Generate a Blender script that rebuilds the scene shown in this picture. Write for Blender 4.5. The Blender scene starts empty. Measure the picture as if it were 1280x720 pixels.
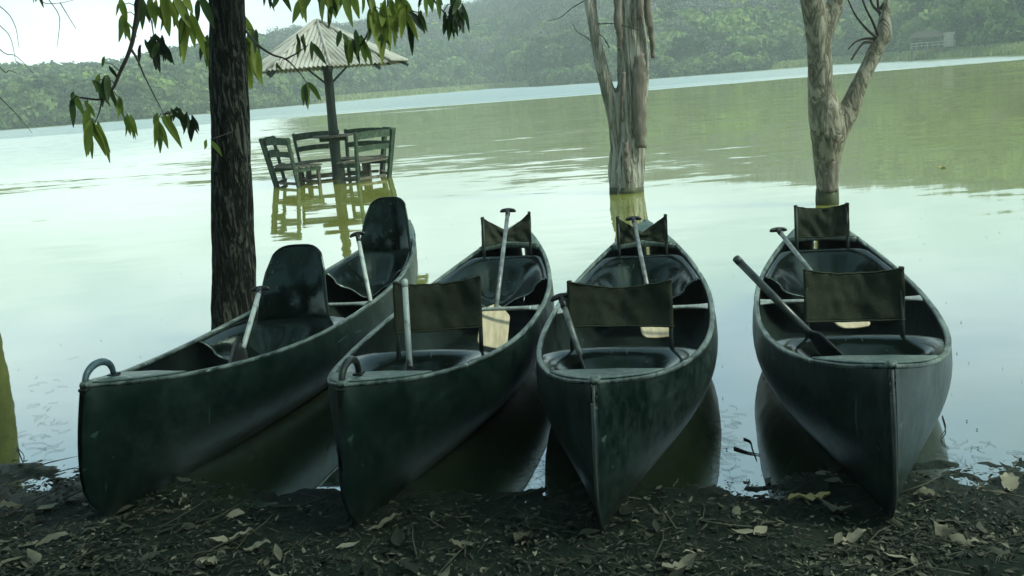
import bpy, bmesh, math, random
import numpy as np
from mathutils import Vector, Matrix, noise
from math import sin, cos, tan, radians, pi, atan2, sqrt

rnd = random.Random(7)
NP = np.random.default_rng(11)
S = bpy.context.scene
COL = S.collection

# ------------------------------------------------------------------ camera
CAM_H, PITCH, ROLL, FPX = 1.6, radians(11.6), radians(4.4), 1250.0
fwd = Vector((0, cos(PITCH), -sin(PITCH)))
r0 = Vector((1, 0, 0)); u0 = Vector((0, sin(PITCH), cos(PITCH)))
right = cos(ROLL) * r0 - sin(ROLL) * u0
up = cos(ROLL) * u0 + sin(ROLL) * r0
cam = bpy.data.cameras.new('camera')
cam.sensor_width = 36.0; cam.lens = 36.0 * FPX / 1280.0
cam.clip_start = 0.05; cam.clip_end = 3000
camo = bpy.data.objects.new('camera', cam); COL.objects.link(camo)
M = Matrix((right, up, -fwd)).transposed().to_4x4(); M.translation = (0, 0, CAM_H)
camo.matrix_world = M
S.camera = camo

def at(px, py, Y):
    """real-world point at distance Y (metres along the view's ground axis) measured off the photograph"""
    d = fwd * FPX + right * (px - 640) - up * (py - 360)
    return Vector((0, 0, CAM_H)) + d * (Y / d.y)

# ------------------------------------------------------------------ light
SUN_EL, SUN_AZ = 50, 112      # azimuth from +Y towards +X
w = bpy.data.worlds.new('World'); S.world = w; w.use_nodes = True
nt = w.node_tree; nt.nodes.clear()
def N(t, typ, **kw):
    n = t.nodes.new(typ)
    for k, v in kw.items():
        if k.startswith('i_'): n.inputs[k[2:].replace('_', ' ')].default_value = v
        else: setattr(n, k, v)
    return n
out = N(nt, 'ShaderNodeOutputWorld')
sky = N(nt, 'ShaderNodeTexSky', sky_type='NISHITA', sun_disc=False)
sky.sun_elevation = radians(SUN_EL); sky.sun_rotation = radians(SUN_AZ)
sky.dust_density = 4.0; sky.air_density = 1.0
bg1 = N(nt, 'ShaderNodeBackground', i_Strength=0.12)
tint = N(nt, 'ShaderNodeMix', data_type='RGBA', blend_type='MULTIPLY')
tint.inputs[0].default_value = 1.0; tint.inputs[7].default_value = (0.78, 1.0, 0.92, 1)
nt.links.new(sky.outputs[0], tint.inputs[6]); nt.links.new(tint.outputs[2], bg1.inputs[0])
bg2 = N(nt, 'ShaderNodeBackground', i_Strength=.98)      # thin white overcast
# overcast: brightest low over the lake, greyer towards the zenith
gm_ = N(nt, 'ShaderNodeTexCoord'); sp_ = N(nt, 'ShaderNodeSeparateXYZ'); nt.links.new(gm_.outputs['Generated'], sp_.inputs[0])
el_ = N(nt, 'ShaderNodeMapRange', interpolation_type='SMOOTHSTEP'); el_.inputs[1].default_value = .05; el_.inputs[2].default_value = .4; nt.links.new(sp_.outputs[2], el_.inputs[0])
ec_ = N(nt, 'ShaderNodeMix', data_type='RGBA'); ec_.inputs[6].default_value = (0.82, 0.96, 0.985, 1); ec_.inputs[7].default_value = (0.14, 0.22, 0.24, 1)
nt.links.new(el_.outputs[0], ec_.inputs[0]); nt.links.new(ec_.outputs[2], bg2.inputs[0])
mx = N(nt, 'ShaderNodeMixShader')
tc = N(nt, 'ShaderNodeTexCoord')
mp = N(nt, 'ShaderNodeMapping'); mp.inputs['Scale'].default_value = (1.3, 1.3, 4.5)
nz = N(nt, 'ShaderNodeTexNoise', i_Scale=2.2, i_Detail=5.0, i_Roughness=0.55)
mr = N(nt, 'ShaderNodeMapRange'); mr.inputs[1].default_value = 0.35; mr.inputs[2].default_value = 0.62
mr.inputs[3].default_value = 0.25; mr.inputs[4].default_value = 0.98
for a, b in ((tc.outputs['Generated'], mp.inputs[0]), (mp.outputs[0], nz.inputs['Vector']), (nz.outputs[0], mr.inputs[0]),
             (mr.outputs[0], mx.inputs[0]), (bg1.outputs[0], mx.inputs[1]), (bg2.outputs[0], mx.inputs[2]), (mx.outputs[0], out.inputs[0])):
    nt.links.new(a, b)
sun = bpy.data.lights.new('sun', 'SUN'); sun.energy = 1.5; sun.angle = radians(12); sun.color = (.95, 1.0, 0.86)
suno = bpy.data.objects.new('sun', sun); COL.objects.link(suno)
sd = Vector((sin(radians(SUN_AZ)) * cos(radians(SUN_EL)), cos(radians(SUN_AZ)) * cos(radians(SUN_EL)), sin(radians(SUN_EL))))
suno.rotation_euler = sd.to_track_quat('Z', 'Y').to_euler()

S.view_settings.view_transform = 'Standard'
S.view_settings.look = 'None'; S.view_settings.exposure = 0.98; S.view_settings.gamma = 1.0
S.render.engine = 'CYCLES'
S.cycles.use_denoising = True
S.cycles.max_bounces = 6; S.cycles.volume_bounces = 1; S.cycles.transparent_max_bounces = 6
S.cycles.caustics_reflective = False; S.cycles.caustics_refractive = False

# ------------------------------------------------------------------ helpers
class MB:
    """collects shapes for ONE mesh object"""
    def __init__(s): s.v = []; s.f = []; s.n = 0; s.tint = []
    def add(s, v, f, tint=None):
        v = [tuple(p) for p in v]
        s.v += v; s.f += [tuple(i + s.n for i in q) for q in f]; s.n += len(v)
        s.tint += [tint if tint is not None else 0.5] * len(f); return s
    def box(s, c, size, R=None, tint=None):
        hx, hy, hz = [a / 2 for a in size]
        P = [Vector((x * hx, y * hy, z * hz)) for x in (-1, 1) for y in (-1, 1) for z in (-1, 1)]
        if R is not None: P = [R @ p for p in P]
        P = [p + Vector(c) for p in P]
        return s.add(P, [(0, 1, 3, 2), (4, 6, 7, 5), (0, 4, 5, 1), (2, 3, 7, 6), (0, 2, 6, 4), (1, 5, 7, 3)], tint)
    def beam(s, a, b, wd, th, upv=(0, 0, 1), tint=None):
        a, b = Vector(a), Vector(b); d = (b - a)
        y = d.normalized(); x = y.cross(Vector(upv))
        if x.length < 1e-4: x = y.cross(Vector((1, 0, 0)))
        x.normalize(); z = x.cross(y)
        return s.box((a + b) / 2, (wd, d.length, th), Matrix((x, y, z)).transposed(), tint)
    def tube(s, path, rad, n=10, jit=0.0, seed=0, freq=4.0, cap=True, stretch=0.35):
        path = [Vector(p) for p in path]
        if not hasattr(rad, '__len__'): rad = [rad] * len(path)
        v = []; f = []
        t0 = (path[1] - path[0]).normalized()
        x = t0.cross(Vector((0.3, 1, 0.12))).normalized()
        for i, p in enumerate(path):
            t = (path[min(i + 1, len(path) - 1)] - path[max(i - 1, 0)]).normalized()
            x = (x - t * x.dot(t)).normalized(); y = t.cross(x)
            for k in range(n):
                a = 2 * pi * k / n
                d = x * cos(a) + y * sin(a)
                r = rad[i]
                if jit:
                    q = Vector((d.x * freq * .35 + seed, d.y * freq * .35, p.z * freq * stretch + d.x))
                    r *= 1 + jit * (noise.noise(q) + .6 * noise.noise(q * 2.3) + .35 * noise.noise(q * 5.1))
                v.append(p + d * r)
        for i in range(len(path) - 1):
            for k in range(n):
                f.append((i * n + k, i * n + (k + 1) % n, (i + 1) * n + (k + 1) % n, (i + 1) * n + k))
        if cap:
            f.append(tuple(range(n - 1, -1, -1))); f.append(tuple((len(path) - 1) * n + k for k in range(n)))
        return s.add(v, f)
    def grid(s, fn, nu, nv, tint=None):
        v = [fn(i / nu, j / nv) for i in range(nu + 1) for j in range(nv + 1)]
        f = [(i * (nv + 1) + j, (i + 1) * (nv + 1) + j, (i + 1) * (nv + 1) + j + 1, i * (nv + 1) + j + 1) for i in range(nu) for j in range(nv)]
        return s.add(v, f, tint)
    def build(s, name, mat, parent=None, smooth=True, tinted=False):
        m = bpy.data.meshes.new(name); m.from_pydata(s.v, [], s.f); m.update()
        if smooth: m.polygons.foreach_set('use_smooth', [True] * len(m.polygons))
        if tinted:
            a = m.attributes.new('tint', 'FLOAT', 'FACE'); a.data.foreach_set('value', s.tint)
        m.materials.append(mat)
        o = bpy.data.objects.new(name, m); COL.objects.link(o)
        if parent: o.parent = parent
        return o

def np_mesh(name, V, F, mat, tint=None, parent=None, smooth=False):
    """V (n,3), F (m,4) quads"""
    m = bpy.data.meshes.new(name)
    V = np.asarray(V, np.float32); F = np.asarray(F, np.int32)
    m.vertices.add(len(V)); m.vertices.foreach_set('co', V.ravel())
    m.loops.add(F.size); m.loops.foreach_set('vertex_index', F.ravel())
    m.polygons.add(len(F)); m.polygons.foreach_set('loop_start', np.arange(0, F.size, F.shape[1], dtype=np.int32))
    m.update(calc_edges=True)
    if smooth: m.polygons.foreach_set('use_smooth', np.ones(len(F), bool))
    if tint is not None:
        a = m.attributes.new('tint', 'FLOAT', 'FACE'); a.data.foreach_set('value', np.asarray(tint, np.float32))
    m.materials.append(mat)
    o = bpy.data.objects.new(name, m); COL.objects.link(o)
    if parent: o.parent = parent
    return o

def tag(o, label=None, cat=None, group=None, kind=None):
    if label: o['label'] = label
    if cat: o['category'] = cat
    if group: o['group'] = group
    if kind: o['kind'] = kind
    return o
def thing(name, loc, label, cat, group=None, rz=0):
    o = bpy.data.objects.new(name, None); COL.objects.link(o); o.empty_display_size = .1
    o.location = loc; o.rotation_euler = (0, 0, rz)
    return tag(o, label, cat, group)
def mod_solid(o, t, off=-1):
    m = o.modifiers.new('thickness', 'SOLIDIFY'); m.thickness = t; m.offset = off; return o
def mod_bevel(o, wd, seg=2):
    m = o.modifiers.new('bevel', 'BEVEL'); m.width = wd; m.segments = seg; m.limit_method = 'ANGLE'; return o

# ------------------------------------------------------------------ materials
def newmat(name):
    m = bpy.data.materials.new(name); m.use_nodes = True
    t = m.node_tree; b = t.nodes['Principled BSDF']; return m, t, b
def ramp(t, pts):
    r = t.nodes.new('ShaderNodeValToRGB'); e = r.color_ramp.elements
    while len(e) < len(pts): e.new(0.5)
    for k, (p, c) in enumerate(pts):
        e[k].position = p; e[k].color = (*c, 1)
    return r
def coords(t, scale=(1, 1, 1), kind='Object'):
    c = t.nodes.new('ShaderNodeTexCoord'); m = t.nodes.new('ShaderNodeMapping'); m.inputs['Scale'].default_value = scale
    t.links.new(c.outputs[kind], m.inputs[0]); return m.outputs[0]
def noisy(name, pts, scale=5, detail=6, rough=0.6, stretch=(1, 1, 1), bump=0.0, bdist=0.01, spec=0.5, rrange=None, bscale=None, attr=False, distort=0.0):
    m, t, b = newmat(name)
    c = coords(t, stretch)
    n = N(t, 'ShaderNodeTexNoise', i_Scale=scale, i_Detail=detail, i_Roughness=0.6, i_Distortion=distort); t.links.new(c, n.inputs['Vector'])
    r = ramp(t, pts)
    src = n.outputs[0]
    if attr:
        a = N(t, 'ShaderNodeAttribute', attribute_name='tint')
        mm = N(t, 'ShaderNodeMath', operation='MULTIPLY_ADD'); mm.inputs[1].default_value = 0.35
        t.links.new(n.outputs[0], mm.inputs[0]); t.links.new(a.outputs['Fac'], mm.inputs[2])
        m2 = N(t, 'ShaderNodeMath', operation='SUBTRACT'); m2.inputs[1].default_value = 0.175
        t.links.new(mm.outputs[0], m2.inputs[0]); src = m2.outputs[0]
    t.links.new(src, r.inputs[0]); t.links.new(r.outputs[0], b.inputs['Base Color'])
    b.inputs['Roughness'].default_value = rough; b.inputs['Specular IOR Level'].default_value = spec
    if rrange:
        q = N(t, 'ShaderNodeMapRange'); q.inputs[3].default_value = rrange[0]; q.inputs[4].default_value = rrange[1]
        q.inputs[1].default_value = .3; q.inputs[2].default_value = .7
        t.links.new(n.outputs[0], q.inputs[0]); t.links.new(q.outputs[0], b.inputs['Roughness'])
    if bump:
        n2 = N(t, 'ShaderNodeTexNoise', i_Scale=bscale or scale * 3, i_Detail=8.0, i_Roughness=0.65); t.links.new(c, n2.inputs['Vector'])
        bp = N(t, 'ShaderNodeBump', i_Strength=bump, i_Distance=bdist); t.links.new(n2.outputs[0], bp.inputs['Height'])
        t.links.new(bp.outputs[0], b.inputs['Normal'])
    return m

def plastic(name, base, worn, rough, scratch=0.35, amount=0.62, mud=False, rvar=.28):
    """moulded plastic with scuffs, fine scratches and dried mud"""
    m, t, b = newmat(name)
    c = coords(t)
    n1 = N(t, 'ShaderNodeTexNoise', i_Scale=3.0, i_Detail=8.0, i_Roughness=0.7); t.links.new(c, n1.inputs['Vector'])
    c2 = coords(t, (26, 3.0, 9)); n2 = N(t, 'ShaderNodeTexNoise', i_Scale=2.5, i_Detail=6.0, i_Roughness=0.7); t.links.new(c2, n2.inputs['Vector'])
    mul = N(t, 'ShaderNodeMath', operation='MULTIPLY'); t.links.new(n1.outputs[0], mul.inputs[0]); t.links.new(n2.outputs[0], mul.inputs[1])
    k = amount * .5
    r = ramp(t, [(0.0, base), (k * .72, base), (k, tuple(a * .6 + b_ * .4 for a, b_ in zip(base, worn))), (min(k + .14, .99), worn)])
    t.links.new(mul.outputs[0], r.inputs[0])
    col = r.outputs[0]
    b.inputs['Specular IOR Level'].default_value = .5
    b.inputs['Specular Tint'].default_value = (.72, 1, .9, 1)
    if mud:
        g = N(t, 'ShaderNodeSeparateXYZ'); t.links.new(coords(t), g.inputs[0])
        zz = N(t, 'ShaderNodeMapRange'); zz.inputs[1].default_value = 0.17; zz.inputs[2].default_value = 0.0
        t.links.new(g.outputs[2], zz.inputs[0])
        n3 = N(t, 'ShaderNodeTexNoise', i_Scale=14.0, i_Detail=6.0); t.links.new(c, n3.inputs['Vector'])
        ms = N(t, 'ShaderNodeMapRange'); ms.inputs[1].default_value = .45; ms.inputs[2].default_value = .62; t.links.new(n3.outputs[0], ms.inputs[0])
        mm = N(t, 'ShaderNodeMath', operation='MULTIPLY'); t.links.new(zz.outputs[0], mm.inputs[0]); t.links.new(ms.outputs[0], mm.inputs[1])
        mx = N(t, 'ShaderNodeMix', data_type='RGBA'); mx.inputs[7].default_value = (.02, .028, .02, 1)
        t.links.new(mm.outputs[0], mx.inputs[0]); t.links.new(col, mx.inputs[6]); col = mx.outputs[2]
    for st_, sc_ in (((1, .05, .6), 55.0), ((.5, 1, .07), 38.0)):
        ns = N(t, 'ShaderNodeTexNoise', i_Scale=sc_, i_Detail=1.0, i_Distortion=.4); t.links.new(coords(t, st_), ns.inputs['Vector'])
        ms_ = N(t, 'ShaderNodeMapRange'); ms_.inputs[1].default_value = .735; ms_.inputs[2].default_value = .76; ms_.inputs[4].default_value = .9; t.links.new(ns.outputs[0], ms_.inputs[0])
        mq = N(t, 'ShaderNodeMix', data_type='RGBA'); mq.inputs[7].default_value = (*[min(1, v * 2.2) for v in worn], 1)
        t.links.new(ms_.outputs[0], mq.inputs[0]); t.links.new(col, mq.inputs[6]); col = mq.outputs[2]
    t.links.new(col, b.inputs['Base Color'])
    q = N(t, 'ShaderNodeMapRange'); q.inputs[1].default_value = .35; q.inputs[2].default_value = .7
    q.inputs[3].default_value = rough; q.inputs[4].default_value = min(1, rough + rvar)
    t.links.new(n1.outputs[0], q.inputs[0]); t.links.new(q.outputs[0], b.inputs['Roughness'])
    n4 = N(t, 'ShaderNodeTexNoise', i_Scale=60.0, i_Detail=5.0); t.links.new(c, n4.inputs['Vector'])
    n5 = N(t, 'ShaderNodeTexNoise', i_Scale=4.5, i_Detail=3.0); t.links.new(c, n5.inputs['Vector'])
    b1 = N(t, 'ShaderNodeBump', i_Strength=scratch * .6, i_Distance=0.002); t.links.new(n4.outputs[0], b1.inputs['Height'])
    b2 = N(t, 'ShaderNodeBump', i_Strength=0.35, i_Distance=0.02); t.links.new(n5.outputs[0], b2.inputs['Height']); t.links.new(b1.outputs[0], b2.inputs['Normal'])
    t.links.new(b2.outputs[0], b.inputs['Normal'])
    return m

M_hull = plastic('hull_plastic', (.001, .008, .0055), (.012, .028, .022), .3, mud=True)
M_hull2 = plastic('hull_plastic_scuffed', (.002, .009, .007), (.03, .052, .044), .28, amount=.54, mud=True)
M_inner = plastic('cockpit_plastic', (.002, .005, .004), (.01, .018, .015), .4)
M_gun = plastic('gunwale_plastic', (.006, .016, .012), (.22, .28, .25), .28, amount=.49)
M_deck = plastic('deck_plastic', (.045, .08, .068), (.16, .2, .18), .3, amount=.48)
M_seat = plastic('seat_plastic', (.002, .005, .004), (.012, .02, .017), .12, scratch=.05, amount=.85, rvar=.1)
M_post = plastic('post_metal', (.008, .01, .009), (.03, .03, .026), .4)
M_thwart = plastic('thwart_metal', (.2, .24, .22), (.4, .45, .43), .3, amount=.6)
M_seam = noisy('worn_seam', [(.3, (.02, .035, .03)), (.55, (.05, .065, .055)), (.75, (.16, .18, .16))], 14, stretch=(1, 1, .5), rough=.5)
M_canvas = noisy('canvas', [(.3, (.022, .029, .017)), (.55, (.034, .043, .026)), (.75, (.06, .068, .044))], 5, rough=.85, bump=.8, bdist=.012, bscale=6, spec=.25)
M_shaft_w = noisy('worn_white_shaft', [(.3, (.1, .12, .11)), (.42, (.42, .5, .47)), (.7, (.55, .62, .58))], 30, stretch=(1, 1, .4), rough=.4)
M_shaft_g = noisy('grey_shaft', [(.3, (.06, .075, .07)), (.6, (.2, .24, .23)), (.8, (.32, .36, .34))], 18, rough=.3)
M_shaft_b = noisy('dark_shaft', [(.3, (.012, .02, .018)), (.8, (.06, .08, .075))], 18, rough=.3)
M_grip = noisy('black_grip', [(.3, (.008, .009, .009)), (.8, (.02, .022, .02))], 18, rough=.35)
M_blade = noisy('pale_wood', [(.3, (.4, .34, .2)), (.7, (.62, .55, .38))], 5, stretch=(9, 9, 1.2), rough=.5)
M_handle = plastic('blue_grey_handle', (.06, .11, .13), (.16, .24, .26), .25)
M_handle2 = plastic('black_handle', (.01, .012, .012), (.05, .06, .055), .35)

def bark(name, pts, sx=22, bump=1.0, dist=.02, zs=.1, fine=.5):
    """long vertical fissures from ridged, stretched noise, with finer flakes on top"""
    m, t, b = newmat(name)
    c = coords(t, (1, 1, zs))
    n = N(t, 'ShaderNodeTexNoise', i_Scale=sx, i_Detail=4.0, i_Roughness=0.6, i_Distortion=.9); t.links.new(c, n.inputs['Vector'])
    sb = N(t, 'ShaderNodeMath', operation='SUBTRACT'); sb.inputs[1].default_value = .5; t.links.new(n.outputs[0], sb.inputs[0])
    ab = N(t, 'ShaderNodeMath', operation='ABSOLUTE'); t.links.new(sb.outputs[0], ab.inputs[0])
    rg = N(t, 'ShaderNodeMapRange'); rg.inputs[1].default_value = 0; rg.inputs[2].default_value = .1; t.links.new(ab.outputs[0], rg.inputs[0])
    n2 = N(t, 'ShaderNodeTexNoise', i_Scale=sx * 2.2, i_Detail=7.0, i_Roughness=.7); t.links.new(coords(t, (1, 1, .45)), n2.inputs['Vector'])
    n3 = N(t, 'ShaderNodeTexNoise', i_Scale=3.0, i_Detail=4.0); t.links.new(coords(t, (1, 1, .6)), n3.inputs['Vector'])
    s1 = N(t, 'ShaderNodeMath', operation='MULTIPLY_ADD'); s1.inputs[1].default_value = fine; t.links.new(n2.outputs[0], s1.inputs[0])
    h1 = N(t, 'ShaderNodeMath', operation='MULTIPLY'); h1.inputs[1].default_value = .4; t.links.new(rg.outputs[0], h1.inputs[0]); t.links.new(h1.outputs[0], s1.inputs[2])
    s2 = N(t, 'ShaderNodeMath', operation='MULTIPLY_ADD'); s2.inputs[1].default_value = .45; t.links.new(n3.outputs[0], s2.inputs[0]); t.links.new(s1.outputs[0], s2.inputs[2])
    r = ramp(t, pts); t.links.new(s2.outputs[0], r.inputs[0]); t.links.new(r.outputs[0], b.inputs['Base Color'])
    b.inputs['Roughness'].default_value = .9; b.inputs['Specular IOR Level'].default_value = .2
    bp = N(t, 'ShaderNodeBump', i_Strength=bump, i_Distance=dist); t.links.new(s1.outputs[0], bp.inputs['Height']); t.links.new(bp.outputs[0], b.inputs['Normal'])
    return m
M_bark = bark('mango_bark', [(.45, (.004, .006, .004)), (.68, (.013, .017, .012)), (.82, (.04, .047, .036)), (.95, (.13, .14, .115))], 26, zs=.16)
M_dead = bark('dead_wood', [(.34, (.06, .055, .043)), (.52, (.24, .235, .19)), (.85, (.5, .5, .43))], 9, zs=.1, dist=.05)
M_dead2 = bark('dead_wood_smooth', [(.35, (.075, .068, .048)), (.58, (.19, .18, .135)), (.9, (.4, .385, .3))], 8, bump=.7, zs=.4, dist=.02)
M_peel = noisy('peeling_bark', [(.3, (.1, .09, .07)), (.6, (.24, .22, .18)), (.8, (.36, .34, .29))], 4, stretch=(5, 5, .6), rough=.9, bump=.6)
M_moss = noisy('wet_moss', [(.3, (.02, .03, .012)), (.7, (.07, .09, .03))], 12, rough=.6)
M_algae = noisy('algae_covered_bark', [(.3, (.05, .065, .015)), (.7, (.12, .14, .03))], 5, rough=.9, bump=.5)
M_twig = noisy('twig_bark', [(.3, (.02, .018, .014)), (.7, (.06, .055, .045))], 9, rough=.9)

def leafmat(name, pts, trans=.35, rough=.45, scale=3):
    m = noisy(name, pts, scale, rough=rough, attr=True, spec=.4)
    t = m.node_tree; b = t.nodes['Principled BSDF']
    tr = N(t, 'ShaderNodeBsdfTranslucent'); mx = N(t, 'ShaderNodeMixShader'); mx.inputs[0].default_value = trans
    src = b.inputs['Base Color'].links[0].from_socket; t.links.new(src, tr.inputs[0])
    o = t.nodes['Material Output']
    t.links.new(b.outputs[0], mx.inputs[1]); t.links.new(tr.outputs[0], mx.inputs[2]); t.links.new(mx.outputs[0], o.inputs[0])
    return m
M_leaf = leafmat('mango_leaf', [(.05, (.02, .04, .02)), (.28, (.07, .13, .035)), (.5, (.22, .32, .06)), (.85, (.44, .5, .1))], .55, scale=6)
M_far = leafmat('forest_leaf', [(.0, (.018, .034, .018)), (.3, (.06, .1, .04)), (.55, (.15, .22, .075)), (.8, (.24, .34, .08)), (1.0, (.24, .28, .1))], .25, .8, scale=.05)
M_grass = leafmat('bank_grass', [(.4, (.16, .22, .06)), (.7, (.3, .36, .12)), (1.0, (.42, .45, .2))], .3, .8, scale=.3)
M_bare = leafmat('bare_crown', [(.0, (.07, .068, .065)), (.5, (.15, .15, .14)), (1.0, (.27, .265, .25))], .1, .9, scale=.05)
M_paletrunk = noisy('pale_trunk', [(.3, (.16, .15, .12)), (.7, (.34, .33, .28))], 1.5, rough=.9)
M_litter = leafmat('dead_leaf', [(.0, (.004, .008, .004)), (.4, (.02, .026, .016)), (.65, (.068, .073, .048)), (.85, (.17, .17, .12)), (1.0, (.3, .29, .21))], .12, .75, scale=20)
M_yellow = leafmat('yellow_leaf', [(.3, (.38, .3, .1)), (.7, (.66, .55, .25))], .15, .6, scale=8)
M_floaty = noisy('bright_yellow_leaf', [(.3, (.5, .38, .03)), (.7, (.65, .5, .06))], 8, rough=.5)
M_chair = noisy('green_painted_wood', [(.3, (.03, .042, .026)), (.5, (.035, .075, .042)), (.75, (.12, .16, .1))], 7, stretch=(2, 2, 2), rough=.75, bump=.4)
M_chair2 = noisy('weathered_wood', [(.3, (.08, .075, .05)), (.55, (.17, .165, .12)), (.8, (.3, .3, .24))], 7, rough=.85, bump=.4)
M_polegreen = noisy('dark_green_post', [(.3, (.008, .018, .012)), (.7, (.02, .042, .027))], 5, rough=.6, bump=.3)
M_roof = noisy('corrugated_iron', [(.25, (.2, .19, .15)), (.5, (.42, .42, .36)), (.8, (.56, .57, .5))], 2.2, stretch=(1, 1, 1), rough=.55)

# ------------------------------------------------------------------ terrain
def interp(x, pts):
    return float(np.interp(x, [p[0] for p in pts], [p[1] for p in pts]))
SHY = [(-12, 6.5), (-6, 5.3), (-3.5, 4.85), (-2.5, 4.56), (-2.06, 4.4), (-1.2, 4.0), (-.32, 3.76), (.76, 3.72), (1.2, 3.72), (1.81, 3.66), (2.6, 3.62), (5, 3.2), (12, 2.5)]
def near_h(x, y):
    d = interp(x, SHY) - y + .05 * noise.noise(Vector((x * 2.2, y * 2.2, 3)))
    z = d * (.05 if d > 0 else .3)
    z = z if d > 0 else max(z, -2.5)
    k = min(1, max(0, (d + .35) / .3))
    z += k * (.022 * noise.noise(Vector((x * 3, y * 3, 0))) + .014 * noise.noise(Vector((x * 9, y * 9, 5))) + .008 * noise.noise(Vector((x * 24, y * 24, 5))))
    if y < -1: z += min(1.5, (-1 - y) * .05)
    return z
def axis(lo, hi, st, far):
    a = list(np.arange(lo, hi, st)); s = st
    x = hi
    while x < far: a.append(x); s *= 1.22; x += s
    a.append(far); s = st; x = lo - st; b = []
    while x > -far: b.append(x); s *= 1.22; x -= s
    b.append(-far); return b[::-1] + a
xs = axis(-3.2, 3.2, .022, 900); ys = axis(2.3, 4.7, .022, 900)
nx, ny = len(xs), len(ys)
gm = MB()
gv = [(x, y, near_h(x, y) if abs(x) < 60 and abs(y) < 60 else (-2.5 if y > 0 else 1.5)) for x in xs for y in ys]
gf = [(i * ny + j, (i + 1) * ny + j, (i + 1) * ny + j + 1, i * ny + j + 1) for i in range(nx - 1) for j in range(ny - 1)]
gm.add(gv, gf)
M_mud, t, b = newmat('damp_mud')
c = coords(t)
n1 = N(t, 'ShaderNodeTexNoise', i_Scale=6.0, i_Detail=10.0, i_Roughness=.7); t.links.new(c, n1.inputs['Vector'])
n2 = N(t, 'ShaderNodeTexNoise', i_Scale=90.0, i_Detail=6.0, i_Roughness=.7); t.links.new(c, n2.inputs['Vector'])
r = ramp(t, [(.3, (.005, .009, .006)), (.5, (.013, .019, .013)), (.7, (.035, .041, .028))]); t.links.new(n1.outputs[0], r.inputs[0])
r2 = ramp(t, [(.35, (.45, .45, .45)), (.6, (1, 1, 1)), (.75, (2.0, 1.9, 1.6))]); t.links.new(n2.outputs[0], r2.inputs[0])
mm = N(t, 'ShaderNodeMix', data_type='RGBA', blend_type='MULTIPLY'); mm.inputs[0].default_value = 1
t.links.new(r.outputs[0], mm.inputs[6]); t.links.new(r2.outputs[0], mm.inputs[7]); t.links.new(mm.outputs[2], b.inputs['Base Color'])
g = N(t, 'ShaderNodeSeparateXYZ'); t.links.new(c, g.inputs[0])
wet = N(t, 'ShaderNodeMapRange'); wet.inputs[1].default_value = .0; wet.inputs[2].default_value = .05; wet.inputs[3].default_value = .28; wet.inputs[4].default_value = .85
t.links.new(g.outputs[2], wet.inputs[0]); t.links.new(wet.outputs[0], b.inputs['Roughness']); b.inputs['Specular IOR Level'].default_value = .22; b.inputs['Specular Tint'].default_value = (.6, 1, .8, 1)
bp = N(t, 'ShaderNodeBump', i_Strength=.9, i_Distance=.012); t.links.new(n2.outputs[0], bp.inputs['Height']); t.links.new(bp.outputs[0], b.inputs['Normal'])
tag(gm.build('ground', M_mud), kind='structure')

# water --------------------------------------------------------------
M_water, t, b = newmat('lake_water')
t.nodes.remove(b)
o = t.nodes['Material Output']
c = coords(t)
sep = N(t, 'ShaderNodeSeparateXYZ'); t.links.new(c, sep.inputs[0])
df = N(t, 'ShaderNodeBsdfDiffuse')
nb = N(t, 'ShaderNodeTexNoise', i_Scale=.35, i_Detail=4.0); t.links.new(c, nb.inputs['Vector'])
rb = ramp(t, [(.3, (.33, .37, .07)), (.7, (.41, .44, .1))]); t.links.new(nb.outputs[0], rb.inputs[0]); t.links.new(rb.outputs[0], df.inputs[0])
gl = N(t, 'ShaderNodeBsdfGlossy', i_Roughness=.03)
gl.inputs[0].default_value = (1, 1, 1, 1)
fr = N(t, 'ShaderNodeFresnel', i_IOR=1.33)
mf = N(t, 'ShaderNodeMapRange'); mf.inputs[1].default_value = .1; mf.inputs[2].default_value = 1.0; mf.inputs[3].default_value = .66; mf.inputs[4].default_value = .84
t.links.new(fr.outputs[0], mf.inputs[0])
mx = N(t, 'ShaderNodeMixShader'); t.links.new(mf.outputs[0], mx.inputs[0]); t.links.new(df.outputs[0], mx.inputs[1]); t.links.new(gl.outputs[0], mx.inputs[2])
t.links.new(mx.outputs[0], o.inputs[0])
# ripples as slopes: nearly calm by the bank, a little livelier further out, a breeze-ruffled band along the far shore
def mth(op, a, b_=None, c_=None):
    n_ = N(t, 'ShaderNodeMath', operation=op)
    for k_, q_ in enumerate((a, b_, c_)):
        if q_ is None: continue
        if isinstance(q_, (int, float)): n_.inputs[k_].default_value = q_
        else: t.links.new(q_, n_.inputs[k_])
    return n_.outputs[0]
def mrange(v_, a, b_, lo, hi, smooth=True):
    n_ = N(t, 'ShaderNodeMapRange', interpolation_type='SMOOTHSTEP' if smooth else 'LINEAR')
    n_.inputs[1].default_value = a; n_.inputs[2].default_value = b_; n_.inputs[3].default_value = lo; n_.inputs[4].default_value = hi
    t.links.new(v_, n_.inputs[0]); return n_.outputs[0]
def nz_(scale, st, detail=3.0):
    n_ = N(t, 'ShaderNodeTexNoise', i_Scale=scale, i_Detail=detail, i_Roughness=.55); t.links.new(coords(t, st), n_.inputs['Vector'])
    s_ = N(t, 'ShaderNodeSeparateColor'); t.links.new(n_.outputs[1], s_.inputs[0]); return n_.outputs[0], s_.outputs[0], s_.outputs[1]
X, Y_ = sep.outputs[0], sep.outputs[1]
patchv, _, _ = nz_(1.0, (.05, .16, 1))
patchm = mrange(patchv, .4, .6, .35, 1.7)
_, ax_, ay_ = nz_(1.0, (1.3, 4.2, 1))       # wavelets
_, bx_, by_ = nz_(1.0, (.35, 1.3, 1), 2.0)  # longer swell
_, cx_, cy_ = nz_(1.0, (.9, 1.8, 1), 3.0)   # breeze chop
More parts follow.
